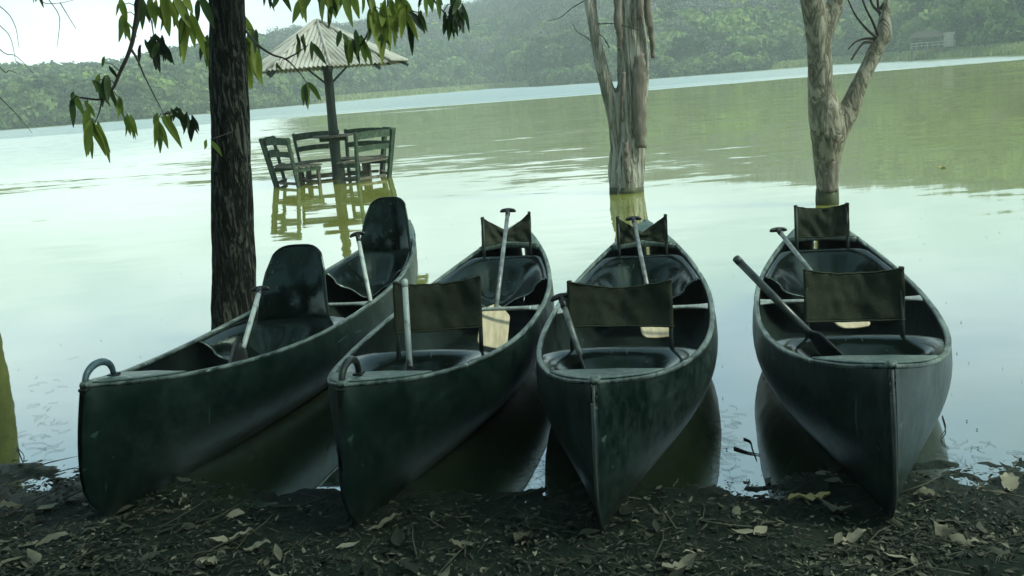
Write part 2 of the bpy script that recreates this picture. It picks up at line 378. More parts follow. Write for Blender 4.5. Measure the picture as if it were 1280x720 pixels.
dist_k = mrange(Y_, 6, 26, .3, 1.0)
ampA = mth('MULTIPLY', mth('MULTIPLY', patchm, dist_k), .06)
ampB = mth('MULTIPLY', mth('MULTIPLY', patchm, dist_k), .045)
wobv, _, _ = nz_(1.0, (.012, .05, 1), 4.0)
wY = mth('MULTIPLY_ADD', mth('SUBTRACT', wobv, .5), 90.0, Y_)
band = mrange(mth('MULTIPLY_ADD', X, -.12, wY), 80, 104, 0, 1)
leftm = mth('MULTIPLY', mrange(mth('MULTIPLY_ADD', Y_, .18, X), 4, -12, 0, 1), mrange(Y_, 16, 55, 0, 1))
chop = mth('MULTIPLY', mth('MAXIMUM', band, mth('MULTIPLY', leftm, .55)), .42)
nx_ = mth('ADD', mth('MULTIPLY', mth('SUBTRACT', ax_, .5), ampA), mth('ADD', mth('MULTIPLY', mth('SUBTRACT', bx_, .5), ampB), mth('MULTIPLY', mth('SUBTRACT', cx_, .5), chop)))
ny_ = mth('ADD', mth('ADD', mth('MULTIPLY', mth('SUBTRACT', ay_, .5), ampA), mth('MULTIPLY', chop, -.3)), mth('ADD', mth('MULTIPLY', mth('SUBTRACT', by_, .5), ampB), mth('MULTIPLY', mth('MULTIPLY', mth('ABSOLUTE', mth('SUBTRACT', cy_, .5)), -1.6), chop)))
cmb = N(t, 'ShaderNodeCombineXYZ'); t.links.new(nx_, cmb.inputs[0]); t.links.new(ny_, cmb.inputs[1]); cmb.inputs[2].default_value = 1.0
nrm_ = N(t, 'ShaderNodeVectorMath', operation='NORMALIZE'); t.links.new(cmb.outputs[0], nrm_.inputs[0])
t.links.new(nrm_.outputs[0], gl.inputs['Normal'])
# shade of canoes and trees by the bank put into the water colour, opaque olive algae bloom further out
bank_shade = N(t, 'ShaderNodeMix', data_type='RGBA'); t.links.new(mrange(Y_, 4.9, 8.5, 0, 1), bank_shade.inputs[0])
bank_shade.inputs[6].default_value = (.022, .038, .014, 1); t.links.new(rb.outputs[0], bank_shade.inputs[7]); t.links.new(bank_shade.outputs[2], df.inputs[0])
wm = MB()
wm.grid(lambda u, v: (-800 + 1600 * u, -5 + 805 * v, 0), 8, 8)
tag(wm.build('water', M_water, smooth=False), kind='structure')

# far shore and hill -------------------------------------------------
DS = [(-75, 150), (-50, 190), (-27, 222), (-19, 214), (-9, 275), (-1, 318), (0, 330), (3, 262), (8, 236), (16, 238), (19, 246), (22, 200), (27, 172), (40, 130), (60, 110), (75, 100)]
EL = [(-75, 2.5), (-35, 2.7), (-27, 2.7), (-20, 2.7), (-17, 3.3), (-12, 3.6), (-9, 3.7), (-4, 4.1), (0, 4.6), (8, 5.1), (20, 6.6), (27, 7.2), (75, 9)]
BK = [(-75, 1), (-11, 1), (-8, 22), (0, 24), (2.5, 5), (14, 5), (17, 14), (22, 16), (27, 12), (75, 6)]     # width of the low bank before the trees
def hill_h(az, r):
    D = interp(az, DS) + 5 * noise.noise(Vector((az * .35, 0, 1))); bw = interp(az, BK)
    d = r - D
    if d < 0: return max(-3.2, d * .4)
    hb_ = min(d * .14, 1.0)
    if d < bw: return hb_
    x = min(1, (d - bw) / 130)
    top = tan(radians(interp(az, EL))) * (D + bw + 130) - 6
    x2 = x * (1.25 - .25 * x) if x < 1 else 1
    z = hb_ + (top - hb_) * x2
    z += (d - bw > 130) * (d - bw - 130) * .1
    q = Vector((r * sin(radians(az)) * .02, r * cos(radians(az)) * .02, 0))
    return z + 2.5 * noise.noise(q) * x
azs = np.arange(-75, 75.01, .75)
drs = [-14, -6, -2, 0, 1.5, 3, 6, 10, 16, 22, 30, 42, 56, 72, 90, 110, 132, 155, 190, 230]
hv = []
for a in azs:
    D = interp(a, DS)
    for d in drs:
        r_ = D + d; hv.append((r_ * sin(radians(a)), r_ * cos(radians(a)), hill_h(a, r_)))
k = len(drs)
hm = MB(); hm.add(hv, [(i * k + j, (i + 1) * k + j, (i + 1) * k + j + 1, i * k + j + 1) for i in range(len(azs) - 1) for j in range(k - 1)])
M_hill = noisy('hill_ground', [(.3, (.1, .13, .03)), (.5, (.17, .22, .06)), (.7, (.24, .27, .1))], .12, rough=.95)
t = M_hill.node_tree; b = t.nodes['Principled BSDF']; src = b.inputs['Base Color'].links[0].from_socket
g_ = N(t, 'ShaderNodeSeparateXYZ'); t.links.new(coords(t), g_.inputs[0])
hmr = N(t, 'ShaderNodeMapRange'); hmr.inputs[1].default_value = 1.0; hmr.inputs[2].default_value = 1.6; t.links.new(g_.outputs[2], hmr.inputs[0])
hmx = N(t, 'ShaderNodeMix', data_type='RGBA'); hmx.inputs[7].default_value = (.035, .05, .02, 1); t.links.new(hmr.outputs[0], hmx.inputs[0]); t.links.new(src, hmx.inputs[6]); t.links.new(hmx.outputs[2], b.inputs['Base Color'])
tag(hm.build('hill', M_hill), kind='structure')

# reeds and grass along the far bank
def far_grass():
    V = []; T = []
    n = 22000
    az = NP.uniform(-14, 34, n)
    for a in az:
        bw = interp(a, BK); D = interp(a, DS) + 5 * noise.noise(Vector((a * .35, 0, 1)))
        if bw < 8 and rnd.random() < .7: continue
        r_ = D + rnd.uniform(.5, max(2, bw)); x, y = r_ * sin(radians(a)), r_ * cos(radians(a)); z = hill_h(a, r_)
        h = rnd.uniform(.3, .95); wv = rnd.uniform(.1, .32); th = rnd.uniform(0, pi)
        dx, dy = cos(th) * wv, sin(th) * wv
        V += [(x - dx, y - dy, z - .1), (x + dx, y + dy, z - .1), (x + dx * .3 + rnd.uniform(-.2, .2), y + .1, z + h), (x - dx * .5, y, z + h * .8)]
        T.append(rnd.uniform(.55, 1.0))
    return np_mesh('bank_grass', V, np.arange(len(V)).reshape(-1, 4), M_grass, T)
tag(far_grass(), 'pale green grass and reeds on the low far bank below the forest', 'grass', kind='stuff')

# crown templates
def crown_template(n, seed, flat=.75, quad=.11, lumps=9):
    g = np.random.default_rng(seed)
    cs = g.normal(size=(lumps, 3)); cs /= np.linalg.norm(cs, axis=1)[:, None]; cs[:, 2] = np.abs(cs[:, 2]) * .9 - .25
    cs *= g.uniform(.35, .68, (lumps, 1)); rs = g.uniform(.28, .48, lumps)
    k = g.integers(0, lumps, n); d = g.normal(size=(n, 3)); d /= np.linalg.norm(d, axis=1)[:, None]
    P = cs[k] + d * (rs[k] * g.uniform(.72, 1.08, n))[:, None]
    P[:, 2] *= flat
    nr = d + g.normal(size=(n, 3)) * .55; nr /= np.linalg.norm(nr, axis=1)[:, None]
    a = np.cross(nr, g.normal(size=(n, 3))); a /= np.linalg.norm(a, axis=1)[:, None]; b_ = np.cross(nr, a)
    s = (quad * g.uniform(.6, 1.4, n))[:, None]
    Q = np.stack([P - a * s - b_ * s * .7, P + a * s * .8 - b_ * s, P + a * s + b_ * s * .8, P - a * s * .7 + b_ * s], 1)
    return Q, g.uniform(-.2, .2, lumps)[k]
TEMPL = [crown_template(300, 100 + i, flat=[.8, .95, .7, 1.1][i % 4], quad=[.11, .1, .12, .1][i % 4]) for i in range(10)]
TBARE = [crown_template(340, 300 + i, flat=1.1, quad=.05, lumps=12) for i in range(5)]
def forest(name, mat, want, bare):
    Vs, Ts = [], []
    for (x, y, z, R, tn, seed) in want:
        Q, lt = (TBARE if bare else TEMPL)[seed % (5 if bare else 10)]
        a = seed * 1.7; c_, s_ = cos(a), sin(a)
        q = Q.reshape(-1, 3); q2 = np.stack([q[:, 0] * c_ - q[:, 1] * s_, q[:, 0] * s_ + q[:, 1] * c_, q[:, 2] * (1.15 if bare else 1)], 1) * R + np.array([x, y, z])
        Vs.append(q2); Ts.append(np.clip(lt + tn, 0, 1))
    V = np.concatenate(Vs); return np_mesh(name, V, np.arange(len(V)).reshape(-1, 4), mat, np.concatenate(Ts))
green, bare = [], []
i = 0
for tries in range(6500):
    a = rnd.uniform(-36, 36); d = rnd.random() ** .8 * 165
    bw = interp(a, BK); D = interp(a, DS); r_ = D + bw + 1.5 + d
    x, y = r_ * sin(radians(a)), r_ * cos(radians(a)); z = hill_h(a, r_)
    R = rnd.uniform(2.6, 4.6) * (1.15 if d < 30 else 1)
    isbare = noise.noise(Vector((x * .018, y * .018, 7))) * .5 + (d / 165) * .95 + rnd.uniform(-.25, .25) > .36 and a > -12 and a < 20
    tn = .38 + .25 * noise.noise(Vector((x * .03, y * .03, 2))) + rnd.uniform(-.24, .24) + (.2 if a > 12 and d < 90 else 0)
    (bare if isbare else green).append((x, y, z + R * (.75 if not isbare else 1.0), R, tn, rnd.randrange(1000)))
for q in range(1500):
    a = rnd.uniform(-36, 36); bw = interp(a, BK); D = interp(a, DS) + 5 * noise.noise(Vector((a * .35, 0, 1)))
    r_ = D + (bw if bw > 8 else 0) + rnd.uniform(-.5, 5); x, y = r_ * sin(radians(a)), r_ * cos(radians(a)); R_ = rnd.uniform(1.2, 2.9)
    green.append((x, y, hill_h(a, max(r_, D + .1)) + R_ * rnd.uniform(.25, .9), R_, .42 + .22 * noise.noise(Vector((x * .05, y * .05, 2))) + rnd.uniform(-.15, .15), rnd.randrange(1000)))
tag(forest('forest', M_far, green, False), 'hazy green forest covering the hill behind the lake', 'forest', kind='stuff')
tag(forest('bare_forest', M_bare, bare, True), 'grey leafless woodland on the upper slope of the far hill', 'forest', kind='stuff')

# unseen wood added behind the viewer and to the left: it darkens the bank and mirrors in the wet plastic
shore = []
for q in range(46):
    x = rnd.uniform(-14, 13); y = rnd.uniform(-12, -5.5)
    if q > 36: x, y = rnd.uniform(-13, -8), rnd.uniform(-5, 3)
    R_ = rnd.uniform(1.8, 3.0); shore.append((x, y, rnd.uniform(1.2, 5.5), R_, .2 + rnd.uniform(-.1, .15), rnd.randrange(1000)))
tag(forest('shading_thicket', M_far, shore, False), 'dark green thicket added unseen behind the viewer to darken the near bank', 'thicket', kind='stuff')

# trees one can tell apart along the right far shore
def far_tree(px, off, H_, R_, tn, label, seed, ptrunk=False, bare_=False):
    a = math.degrees(atan2(*(lambda p: (p.x, p.y))(at(px, 60, 100))))
    D = interp(a, DS) + interp(a, BK) + off
    x, y = D * sin(radians(a)), D * cos(radians(a)); z = hill_h(a, D) - .3
    t_ = thing('lakeside_tree', (x, y, z), label, 'tree', 'trees along the far right shore')
    g = random.Random(seed)
    mb = MB(); lean = g.uniform(-.6, .6)
    path = [(0, 0, 0), (lean * .3, 0, H_ * .25), (lean, .2, H_ * .5), (lean * 1.5, .1, H_ * .8)]
    mb.tube(path, [.3, .24, .18, .06], 7)
    for q in range(5):
        a2 = g.uniform(0, 2 * pi); h0 = H_ * g.uniform(.35, .65); p0 = Vector((lean * .9, .1, h0))
        p2 = p0 + Vector((cos(a2) * R_ * .6, sin(a2) * R_ * .6, H_ * g.uniform(.15, .3)))
        mb.tube([p0, (p0 + p2) / 2 + Vector((0, 0, .4)), p2], [.13, .08, .03], 5)
    mb.build('trunk', M_paletrunk if ptrunk else M_twig, t_)
    Q, lt = crown_template(1100 if not bare_ else 700, seed, flat=1.0, quad=.055 if not bare_ else .03, lumps=13)
    q = Q.reshape(-1, 3) * R_ * np.array([1, 1, 1.15]) + np.array([lean, 0, H_ * .68])
    np_mesh('crown', q, np.arange(len(q)).reshape(-1, 4), M_bare if bare_ else M_far, np.clip(lt + tn, 0, 1), parent=t_)
for a_ in [
    (1075, 3, 9, 4.2, .6, 'bushy mid green tree on the far shore behind the dead fork tree'),
    (1102, 5, 10, 4.0, .72, 'yellow green tree on the far shore, right of the dead fork tree'),
    (1125, 2, 8, 3.6, .5, 'low dark green tree on the far shore, left of the wooden pavilion'),
    (1148, 9, 12, 3.8, .45, 'tall dark tree standing right behind the wooden lake pavilion'),
    (1172, 10, 15, 3.6, .5, 'pale trunked tall tree rising above the roof of the lake pavilion', True),
    (1190, 4, 7, 3.2, .7, 'short bright tree on the bank just right of the lake pavilion'),
    (1206, 7, 12, 3.8, .62, 'broad green tree on the right bank between pavilion and pale trunks'),
    (1232, 3, 10, 3.6, .78, 'brightest light green tree on the far right bank'),
    (1252, 2, 11, 3.2, .55, 'thin crowned tree with pale slender trunk on the far right bank', True, True),
    (1272, 1, 11, 3.0, .5, 'pale trunked bare tree at the right edge of the far bank', True, True),
    (1292, 3, 12, 3.8, .6, 'leafy tree rising behind the pale bare trees at the right edge'),
]:
    far_tree(a_[0], a_[1], a_[2], a_[3], a_[4], a_[5], a_[0], *(a_[6:]))

# little wooden lake pavilion on the far bank
pa = math.degrees(atan2(at(1166, 60, 100).x, 100)); pD = interp(pa, DS) + 4
M_pale = noisy('bleached_boards', [(.3, (.4, .37, .3)), (.7, (.6, .57, .48))], 1.5, rough=.8)
pv = thing('lake_pavilion', (pD * sin(radians(pa)), pD * cos(radians(pa)), hill_h(pa, pD)), 'small wooden pavilion on stilts on the far right bank', 'pavilion', rz=-radians(pa))
for x in (-3, -1, 1, 3):
    for y in (-1.5, 1.5):
        mb = MB(); mb.beam((x, y, -1), (x, y, 2.7), .22, .22); mb.build('stilt', M_chair2, pv, smooth=False)
mb = MB(); mb.box((0, 0, 1.0), (6.8, 3.6, .18)); mb.build('deck', M_chair2, pv, smooth=False)
mb = MB(); mb.beam((-3.2, -1.7, 1.9), (3.2, -1.7, 1.9), .1, .1); mb.beam((-3.2, -1.7, 1.5), (3.2, -1.7, 1.5), .08, .08)
for x in np.linspace(-3.1, 3.1, 9): mb.beam((x, -1.7, 1.05), (x, -1.7, 1.9), .07, .07)
mb.build('railing', M_pale, pv, smooth=False)
pv.scale = (1.15, 1.15, 1.25)
mb = MB(); mb.add([(-3.4, -2, 2.6), (1.6, -2, 2.6), (1.6, 2, 2.6), (-3.4, 2, 2.6), (-2.6, 0, 3.5), (.9, 0, 3.5)], [(0, 1, 5, 4), (1, 2, 5), (2, 3, 4, 5), (3, 0, 4), (0, 3, 2, 1)])
mb.build('roof', M_twig, pv, smooth=False)
mb = MB(); mb.box((2.3, .2, 2.1), (1.6, 2.4, 2.0)); mb.build('hut_wall', M_pale, pv, smooth=False)

# ------------------------------------------------------------------ canoes
WMAX = .84
def fb(t): return WMAX / 2 * max(1 - abs(2 * t - 1) ** 2.2, 0) ** .83
def fz(t): return .365 + .215 * abs(2 * t - 1) ** 2.4
def fk(t): return -.045 + .012 * abs(2 * t - 1) ** 6
def stem(h): return .02 * h - .085 * sin(pi * min(1, max(h, 0)) ** .8) + .85 * max(0, .4 - h) ** 2
def hull_pt(L, t, a, inset=0.0, flare=True):
    """a in -1..1 around the section, 0 = keel"""
    B = max(fb(t) - inset, .011); zr = fz(t); zk = fk(t) + inset
    n = 1.3 + 1.6 * (1 - abs(2 * t - 1) ** 1.6)
    th = abs(a) * pi / 2
    x = B * sin(th) ** (2 / n) if th > 0 else 0
    z = zr - (zr - zk) * (cos(th) ** (2 / n) if th < pi / 2 else 0)
    h = (z - fk(t)) / (zr - fk(t))
    x *= 1 + .055 * sin(pi * min(max(h, 0), 1))
    s = t * L
    e = .13
    if t < e: s += (1 - t / e) ** 1.5 * stem(h)
    if t > 1 - e: s -= (1 - (1 - t) / e) ** 1.5 * stem(h)
    return Vector((math.copysign(x, a), s, z))
TS = [0, .004, .01, .018, .028, .04, .055, .07, .085] + list(np.linspace(.1, .9, 41)) + [1 - q for q in (.085, .07, .055, .04, .028, .018, .01, .004, 0)]

def make_canoe(loc, rz, L, label, hullmat, spec):
    global WMAX
    WMAX = spec.get('W', .86)
    cn = thing('canoe', loc, label, 'canoe', 'canoes drawn up on the bank', rz)
    J = 18
    mb = MB()
    mb.grid(lambda u, v: hull_pt(L, TS[round(u * (len(TS) - 1))], -1 + 2 * v), len(TS) - 1, 2 * J)
    ti = [t for t in TS if .03 < t < .97]
    def lift(p):
        if p.z < .03: p.z = .03 - (.03 - p.z) * .04
        return p
    mb.grid(lambda u, v: lift(hull_pt(L, ti[round(u * (len(ti) - 1))], -1 + 2 * v, .012)), len(ti) - 1, 2 * J)
    hull = mb.build('hull', hullmat, cn)
    es = hull.modifiers.new('crease', 'EDGE_SPLIT'); es.split_angle = radians(38)
    hull.data.materials.append(M_inner)
    nf = (len(TS) - 1) * 2 * J
    hull.data.polygons.foreach_set('material_index', [0] * nf + [1] * (len(hull.data.polygons) - nf))
    # gunwale: closed rounded strip along each side
    prof = [(.003, -.012), (.004, -.003), (.002, .003), (-.003, .005), (-.016, .005), (-.022, .002), (-.023, -.01), (-.019, -.012), (-.01, -.009)]
    for sgn, nm in ((-1, 'gunwale'), (1, 'gunwale')):
        mb = MB(); v = []
        for t in TS:
            p = hull_pt(L, t, sgn)
            for (dx, dz) in prof:
                x = max(abs(p.x) + dx, .001 + (.008 + dx) * .02)
                wv = .0016 * noise.noise(Vector((sgn * 5, p.y * 7, L * 9)))
                v.append((sgn * x + wv, p.y, p.z + dz + wv))
        n = len(prof)
        f = [(i * n + j, (i + 1) * n + j, (i + 1) * n + (j + 1) % n, i * n + (j + 1) % n) for i in range(len(TS) - 1) for j in range(n)]
        mb.add(v, f); mb.build(nm, M_gun, cn)
    # decks
    for end in (0, 1):
        mb = MB(); DL = .48
        def dk(u, v):
            s = .006 + (DL - .006) * u
            xx = (2 * v - 1)
            s2 = s - .035 * (1 - xx * xx) * u
            t = s / L
            Bd = max(fb(t) - .008, .004)
            z = fz(t) + .009 + .014 * (1 - xx * xx) * min(1, u * 3) + .0025 * noise.noise(Vector((xx * 2, s * 9, L)))
            y = s2 + (stem(1) * (1 - t / .13) ** 1.5 if t < .13 else 0)
            return Vector((xx * Bd, y if end == 0 else L - y, z))
        mb.grid(dk, 16, 14)
        # turned-down back lip of the deck
        mb.grid(lambda u, v: Vector((dk(1, v).x * (.95 - .02 * u), dk(1, v).y + (.004 if end == 0 else -.004) * u, dk(1, v).z - .03 * u)), 3, 14)
        mod_solid(mb.build('deck', M_deck, cn), .006, 0)
    for end in (0, 1):
        mb = MB()
        def cap_(u, v):
            a = pi * (u - .5); b_ = 2 * pi * v
            p = Vector((.022 * cos(a) * cos(b_), .03 * cos(a) * sin(b_) + .024 + stem(1), fz(0) - .002 + .016 * sin(a)))
            if end: p.y = L - p.y
            return p
        mb.grid(cap_, 8, 14); mb.build('stem_cap', M_gun, cn)
    # stem seams
    if spec.get('seam'):
        mb = MB(); pts = []
        for k in range(15):
            h = .06 + .92 * k / 14
            zz = fk(0) + (fz(0) - fk(0)) * h
            pts.append(Vector((0, stem(h) - .004, zz)))
        mb.tube(pts, [.0055 + .0025 * noise.noise(Vector((q, 0, L * 5))) for q in range(15)], 8, jit=.3, freq=20)
        mb.build('stem_seam', M_seam, cn)
    # thwart: flat bar flaring into the gunwales
    mb = MB()
    def th(u, v):
        x = (2 * u - 1); B = fb(.53) - .03
        wd = .016 + .05 * max(0, abs(x) - .72) ** 1.5 * 6
        a = 2 * pi * v
        return Vector((x * B, L * .53 + cos(a) * wd, fz(.53) - .004 + sin(a) * .011))
    mb.grid(th, 30, 12); mb.build('thwart', spec.get('thwart', M_thwart), cn)
    # seats
    for (s0, s1, front) in ((*spec.get('s', (.6, 1.17)), True), (L - 1.13, L - .62, False)):
        kind = spec['seats']
        mb = MB()
        def st(u, v):
            x = 2 * u - 1
            s = s0 + (s1 - s0) * v
            B = fb(s / L) - .018
            zr = fz(s / L) - .006
            ax = abs(x)
            # wings hang from the gunwales and sweep down into a rounded bucket
            k = cos(pi / 2 * min(1, max(0, (ax - .08) / .84))) ** 1.25
            back = max(0, (v - .45) / .55)
            D_ = .19 * (1 - .93 * back * back * (3 - 2 * back)) * (.86 + .14 * sin(pi * min(1, v * 1.6 + .1)))
            lipdrop = .02 * cos(ax * 8.5) * max(0, 1 - v * 3) * (ax < .74)
            wing = -.018 * sin(pi * ax) * (1 - v)
            arc = .11 * (1 - ax * ax) * v - .05 * v * 0
            sweep = .1 * max(0, ax - .45) * (1 - v)
            return Vector((x * B * (1 - .0 * v), s + arc - .07 * v - sweep, zr - D_ * k - lipdrop + wing - .012 * v * ax ** 6))
        mb.grid(st, 44, 26)
        seat = mod_solid(mb.build('seat', M_seat, cn), .007, 0)
        mb = MB(); mb.tube([st(q / 44, 0) for q in range(1, 44)], .005, 6); mb.build('seat_lip', M_gun, seat)
        if kind == 'canvas':
            wv_ = .215 * spec.get('bw', 1) if front else .165
            zb = fz(s1 / L) - .02
            fold = (spec['fold_front'] if front else spec['fold_rear'])
            hgt = (.212 if front else .18) * spec.get('fh', 1); y0 = s1 + (.015 if front else .035); zf = zb + (.1 + spec.get('zd', 0) if front else .08); ox = spec.get('ox', 0) if front else 0
            tw = spec.get('twist', (0, 0))[0 if front else 1]
            lean = .17
            br = bpy.data.objects.new('backrest', None)
            fabric = MB()
            def cv(u, v):
                x = 2 * u - 1
                topdrop = fold * (1 - abs(x) ** .9) + (.03 * (1 - x * x)) + .004 * noise.noise(Vector((x * 6, L * 7, front)))
                botrise = .3 * fold * (1 - abs(x)) - .008 * (1 - x * x)
                zt = zf + hgt - topdrop; zl = zf + botrise
                z = zl + (zt - zl) * v
                sag = .045 * (1 - x * x) * (.75 + .25 * v) + .012 * noise.noise(Vector((x * 3 + L * 3, v * 2.4 + x * 2, front * 3))) + .005 * noise.noise(Vector((x * 9 + L * 3, v * 5 - x * 4, front * 3))) + .05 * fold * (1 - abs(x)) * sin(v * 6)
                return Vector((ox + x * wv_, y0 + lean * (z - zb) + sag + tw * x, z + .008 * tw * 10 * x))
            fabric.grid(cv, 30, 14)
            # hems
            cloth = mod_solid(fabric.build('backrest', M_canvas, cn), .004, 0)
            hem = MB()
            hem.tube([cv(q / 24, 1) + Vector((0, 0, -.004)) for q in range(25)], .0055, 6)
            hem.tube([cv(q / 24, 0) + Vector((0, 0, .004)) for q in range(25)], .005, 6)
            hem.build('hem', M_canvas, cloth)
            for sx in (-1, 1):
                pm = MB()
                e0 = Vector((ox + sx * (wv_ - .004), y0 - .02 + tw * sx, zb - .05)); e1 = cv((sx + 1) / 2, 1) + Vector((-.012 * sx, .016, .0)); e0 += Vector((-.008 * sx, .014, 0))
                pm.tube([e0, e0.lerp(e1, .3) + Vector((0, .004, 0)), e1], [.011, .01, .01], 10)
                pm.build('backrest_post', M_post, cn)
                br2 = MB(); br2.tube([e0 + Vector((0, .0, .0)), Vector((ox + sx * (wv_ * .98), s1 - .03, zb - .045))], .012, 8); br2.build('post_bracket', M_post, cn)
        else:
            hgt = .44 if front else .41
            tb = MB()
            zb = fz(s1 / L) - .05
            def bk(u, v):
                x = 2 * u - 1
                # rounded top corners, wider at the hip
                w0 = (.235 - .07 * v ** 1.2) * (1 if front else .9)
                top = 1 - .09 * abs(x) ** 3.6
                z = zb - .09 + (hgt + .09) * v * top
                y = s1 - .02 + .17 * v - .03 * sin(pi * v) + .03 * (1 - v) ** 2 - (.075 * abs(x) ** 2.4) * (1 - .45 * v)
                return Vector((x * w0 * (1 - .1 * max(0, v - .8) * 5 * abs(x)), y, z))
            tb.grid(bk, 24, 30)
            bo = mod_solid(tb.build('backrest', M_seat, cn), .007, 0)
            rim = MB()
            rim.tube([bk(0, q / 20) for q in range(4, 21)] + [bk(q / 16, 1) for q in range(1, 16)] + [bk(1, 1 - q / 20) for q in range(0, 17)], .0075, 8)
            rim.build('backrest_rim', M_seat, bo)
    # carry handle
    if spec.get('handle'):
        hm_, mat_ = spec['handle']
        mb = MB(); zc = fz(.04) + .02; ya, yb = .035, .225
        pts = [Vector((0, ya + (yb - ya) * (.5 - .5 * cos(pi * q / 16)), zc + .075 * sin(pi * q / 16) ** .8)) for q in range(17)]
        mb.tube(pts, [.011 + .004 * sin(pi * q / 16) for q in range(17)], 10)
        hh = mb.build('carry_handle', mat_, cn)
        for yy in (ya, yb):
            b_ = MB(); b_.box((0, yy, zc - .002), (.035, .05, .012)); b_.tube([(0, yy, zc), (0, yy, zc + .012)], .008, 6)
            mod_bevel(b_.build('handle_foot', M_handle2, hh, smooth=False), .003)
    return cn

c1 = make_canoe((-1.69, 3.72, .0), -.212, 4.35, 'leftmost dark canoe with two tall moulded seats and a blue-grey carry handle', M_hull, dict(seats='tall', W=.74, s=(1.5, 2.02), handle=(1, M_handle)))
c2 = make_canoe((-.65, 3.46, .0), -.19, 3.95, 'second canoe from the left with canvas backrests and a black carry handle', M_hull, dict(seats='canvas', fold_front=.0, fold_rear=.09, handle=(1, M_handle2), twist=(.03, .05), bw=.97, ox=.06, fh=1.15))
c3 = make_canoe((.25, 3.26, .0), -.193, 3.8, 'third canoe from the left with a worn stem seam and folded rear canvas backrest', M_hull2, dict(seats='canvas', fold_front=.012, fold_rear=.085, seam=True, bw=1.12, liplight=True, twist=(-.02, 0)))
c4 = make_canoe((1.24, 3.18, .0), -.237, 3.66, 'rightmost canoe with pale scuffed side and two straight canvas backrests', M_hull2, dict(seats='canvas', fold_front=.0, fold_rear=.0, seam=True, fh=1.12, zd=-.03))

# ------------------------------------------------------------------ paddles
def paddle(A, B, label, shaftmat, grip='T', blade_len=.42, rs=.0135, blade=True, bmat=None, roll=0.0, up_ref=(0, 0, 1)):
    """A grip end, B tip of the blade"""
    A, B = Vector(A), Vector(B); d = (B - A); L = d.length; zax = -d.normalized()
    xax = Vector((1, 0, 0)) - zax * zax.x; xax.normalize(); yax = zax.cross(xax)
    t_ = thing('paddle', A, label, 'paddle', 'paddles left in the canoes')
    R = Matrix((xax, yax, zax)).transposed() 
    t_.rotation_euler = R.to_euler()
    sh = MB(); Ls = L - (blade_len if blade else 0)
    sh.tube([(0, 0, 0), (0, 0, -Ls * .5), (0, 0, -Ls - .03)], [rs, rs, rs], 12)
    sh.build('shaft', shaftmat, t_)
    g = MB()
    if grip == 'T':
        g.tube([(-.05, 0, -.004), (-.04, 0, .006), (-.02, 0, .012), (0, 0, .014), (.02, 0, .012), (.04, 0, .006), (.05, 0, -.004)], [.006, .012, .014, .015, .014, .012, .006], 10)
        g.tube([(0, 0, -.06), (0, 0, .005)], [rs + .002, rs + .003], 10)
    else:
        g.tube([(0, 0, -.03), (0, 0, .006), (0, 0, .012)], [rs + .0015, rs + .0015, rs * .6], 10)
    g.build('grip', M_grip if grip == 'T' else shaftmat, t_)
    if blade:
        b_ = MB()
        def bl(u, v):
            x = 2 * u - 1
            wv = .018 + .065 * min(1, v / .22) ** .8 * (1 - .0 * v)
            if v > .88: wv *= sqrt(max(0, 1 - ((v - .88) / .125) ** 2)) * .35 + .65
            bx_, by_ = x * wv, .006 * (1 - x * x) - .01 * v
            return Vector((bx_ * cos(roll) - by_ * sin(roll), bx_ * sin(roll) + by_ * cos(roll), -Ls - blade_len * v))
        b_.grid(bl, 12, 20); mod_solid(b_.build('blade', bmat or M_blade, t_), .008, 0)
    return t_
def ext(a, b, L): a, b = Vector(a), Vector(b); return a + (b - a).normalized() * L
A = at(447, 294, 6.55); paddle(A, ext(A, at(463, 375, 6.15), .98), 'paddle leaning on the rear tall seat of the leftmost canoe', M_shaft_w, blade_len=.3, bmat=M_grip, roll=1.4)
A = at(325, 362, 5.45); paddle(A, ext(A, at(298, 455, 4.7), .95), 'paddle beside the front tall seat of the leftmost canoe', M_shaft_w, blade_len=.35, bmat=M_grip, roll=1.35)
A = at(635, 264, 6.6); paddle(A, ext(A, at(622, 372, 5.7), 1.46), 'paddle leaning on the folded canvas backrest with its pale blade showing, second canoe', M_shaft_g, roll=.25, blade_len=.4)
A = at(506, 352, 4.55); paddle(A, ext(A, at(512, 455, 4.34), .68), 'white paddle shaft beside the front backrest of the second canoe', M_shaft_w, grip='plain', blade_len=.3, bmat=M_grip, roll=1.35)
A = at(792, 274, 6.5); paddle(A, ext(A, at(808, 353, 5.75), 1.38), 'grey paddle leaning on the folded rear backrest of the third canoe', M_shaft_g, blade_len=.45)
A = at(702, 373, 4.55); paddle(A, ext(A, at(727, 450, 4.28), .6), 'scuffed paddle at the left side of the front seat, third canoe', M_shaft_g, blade_len=.3, bmat=M_grip, roll=1.35)
A = at(973, 288, 5.95); paddle(A, ext(A, at(1010, 335, 5.4), 1.3), 'grey paddle with T grip at the rear seat of the rightmost canoe', M_shaft_g, blade_len=.45)
A = at(921, 324, 4.6); paddle(A, ext(A, at(1029, 434, 4.15), .82), 'thick dark paddle sticking out over the left gunwale of the rightmost canoe', M_shaft_b, grip='plain', rs=.018, blade_len=.3, bmat=M_grip, roll=1.35)

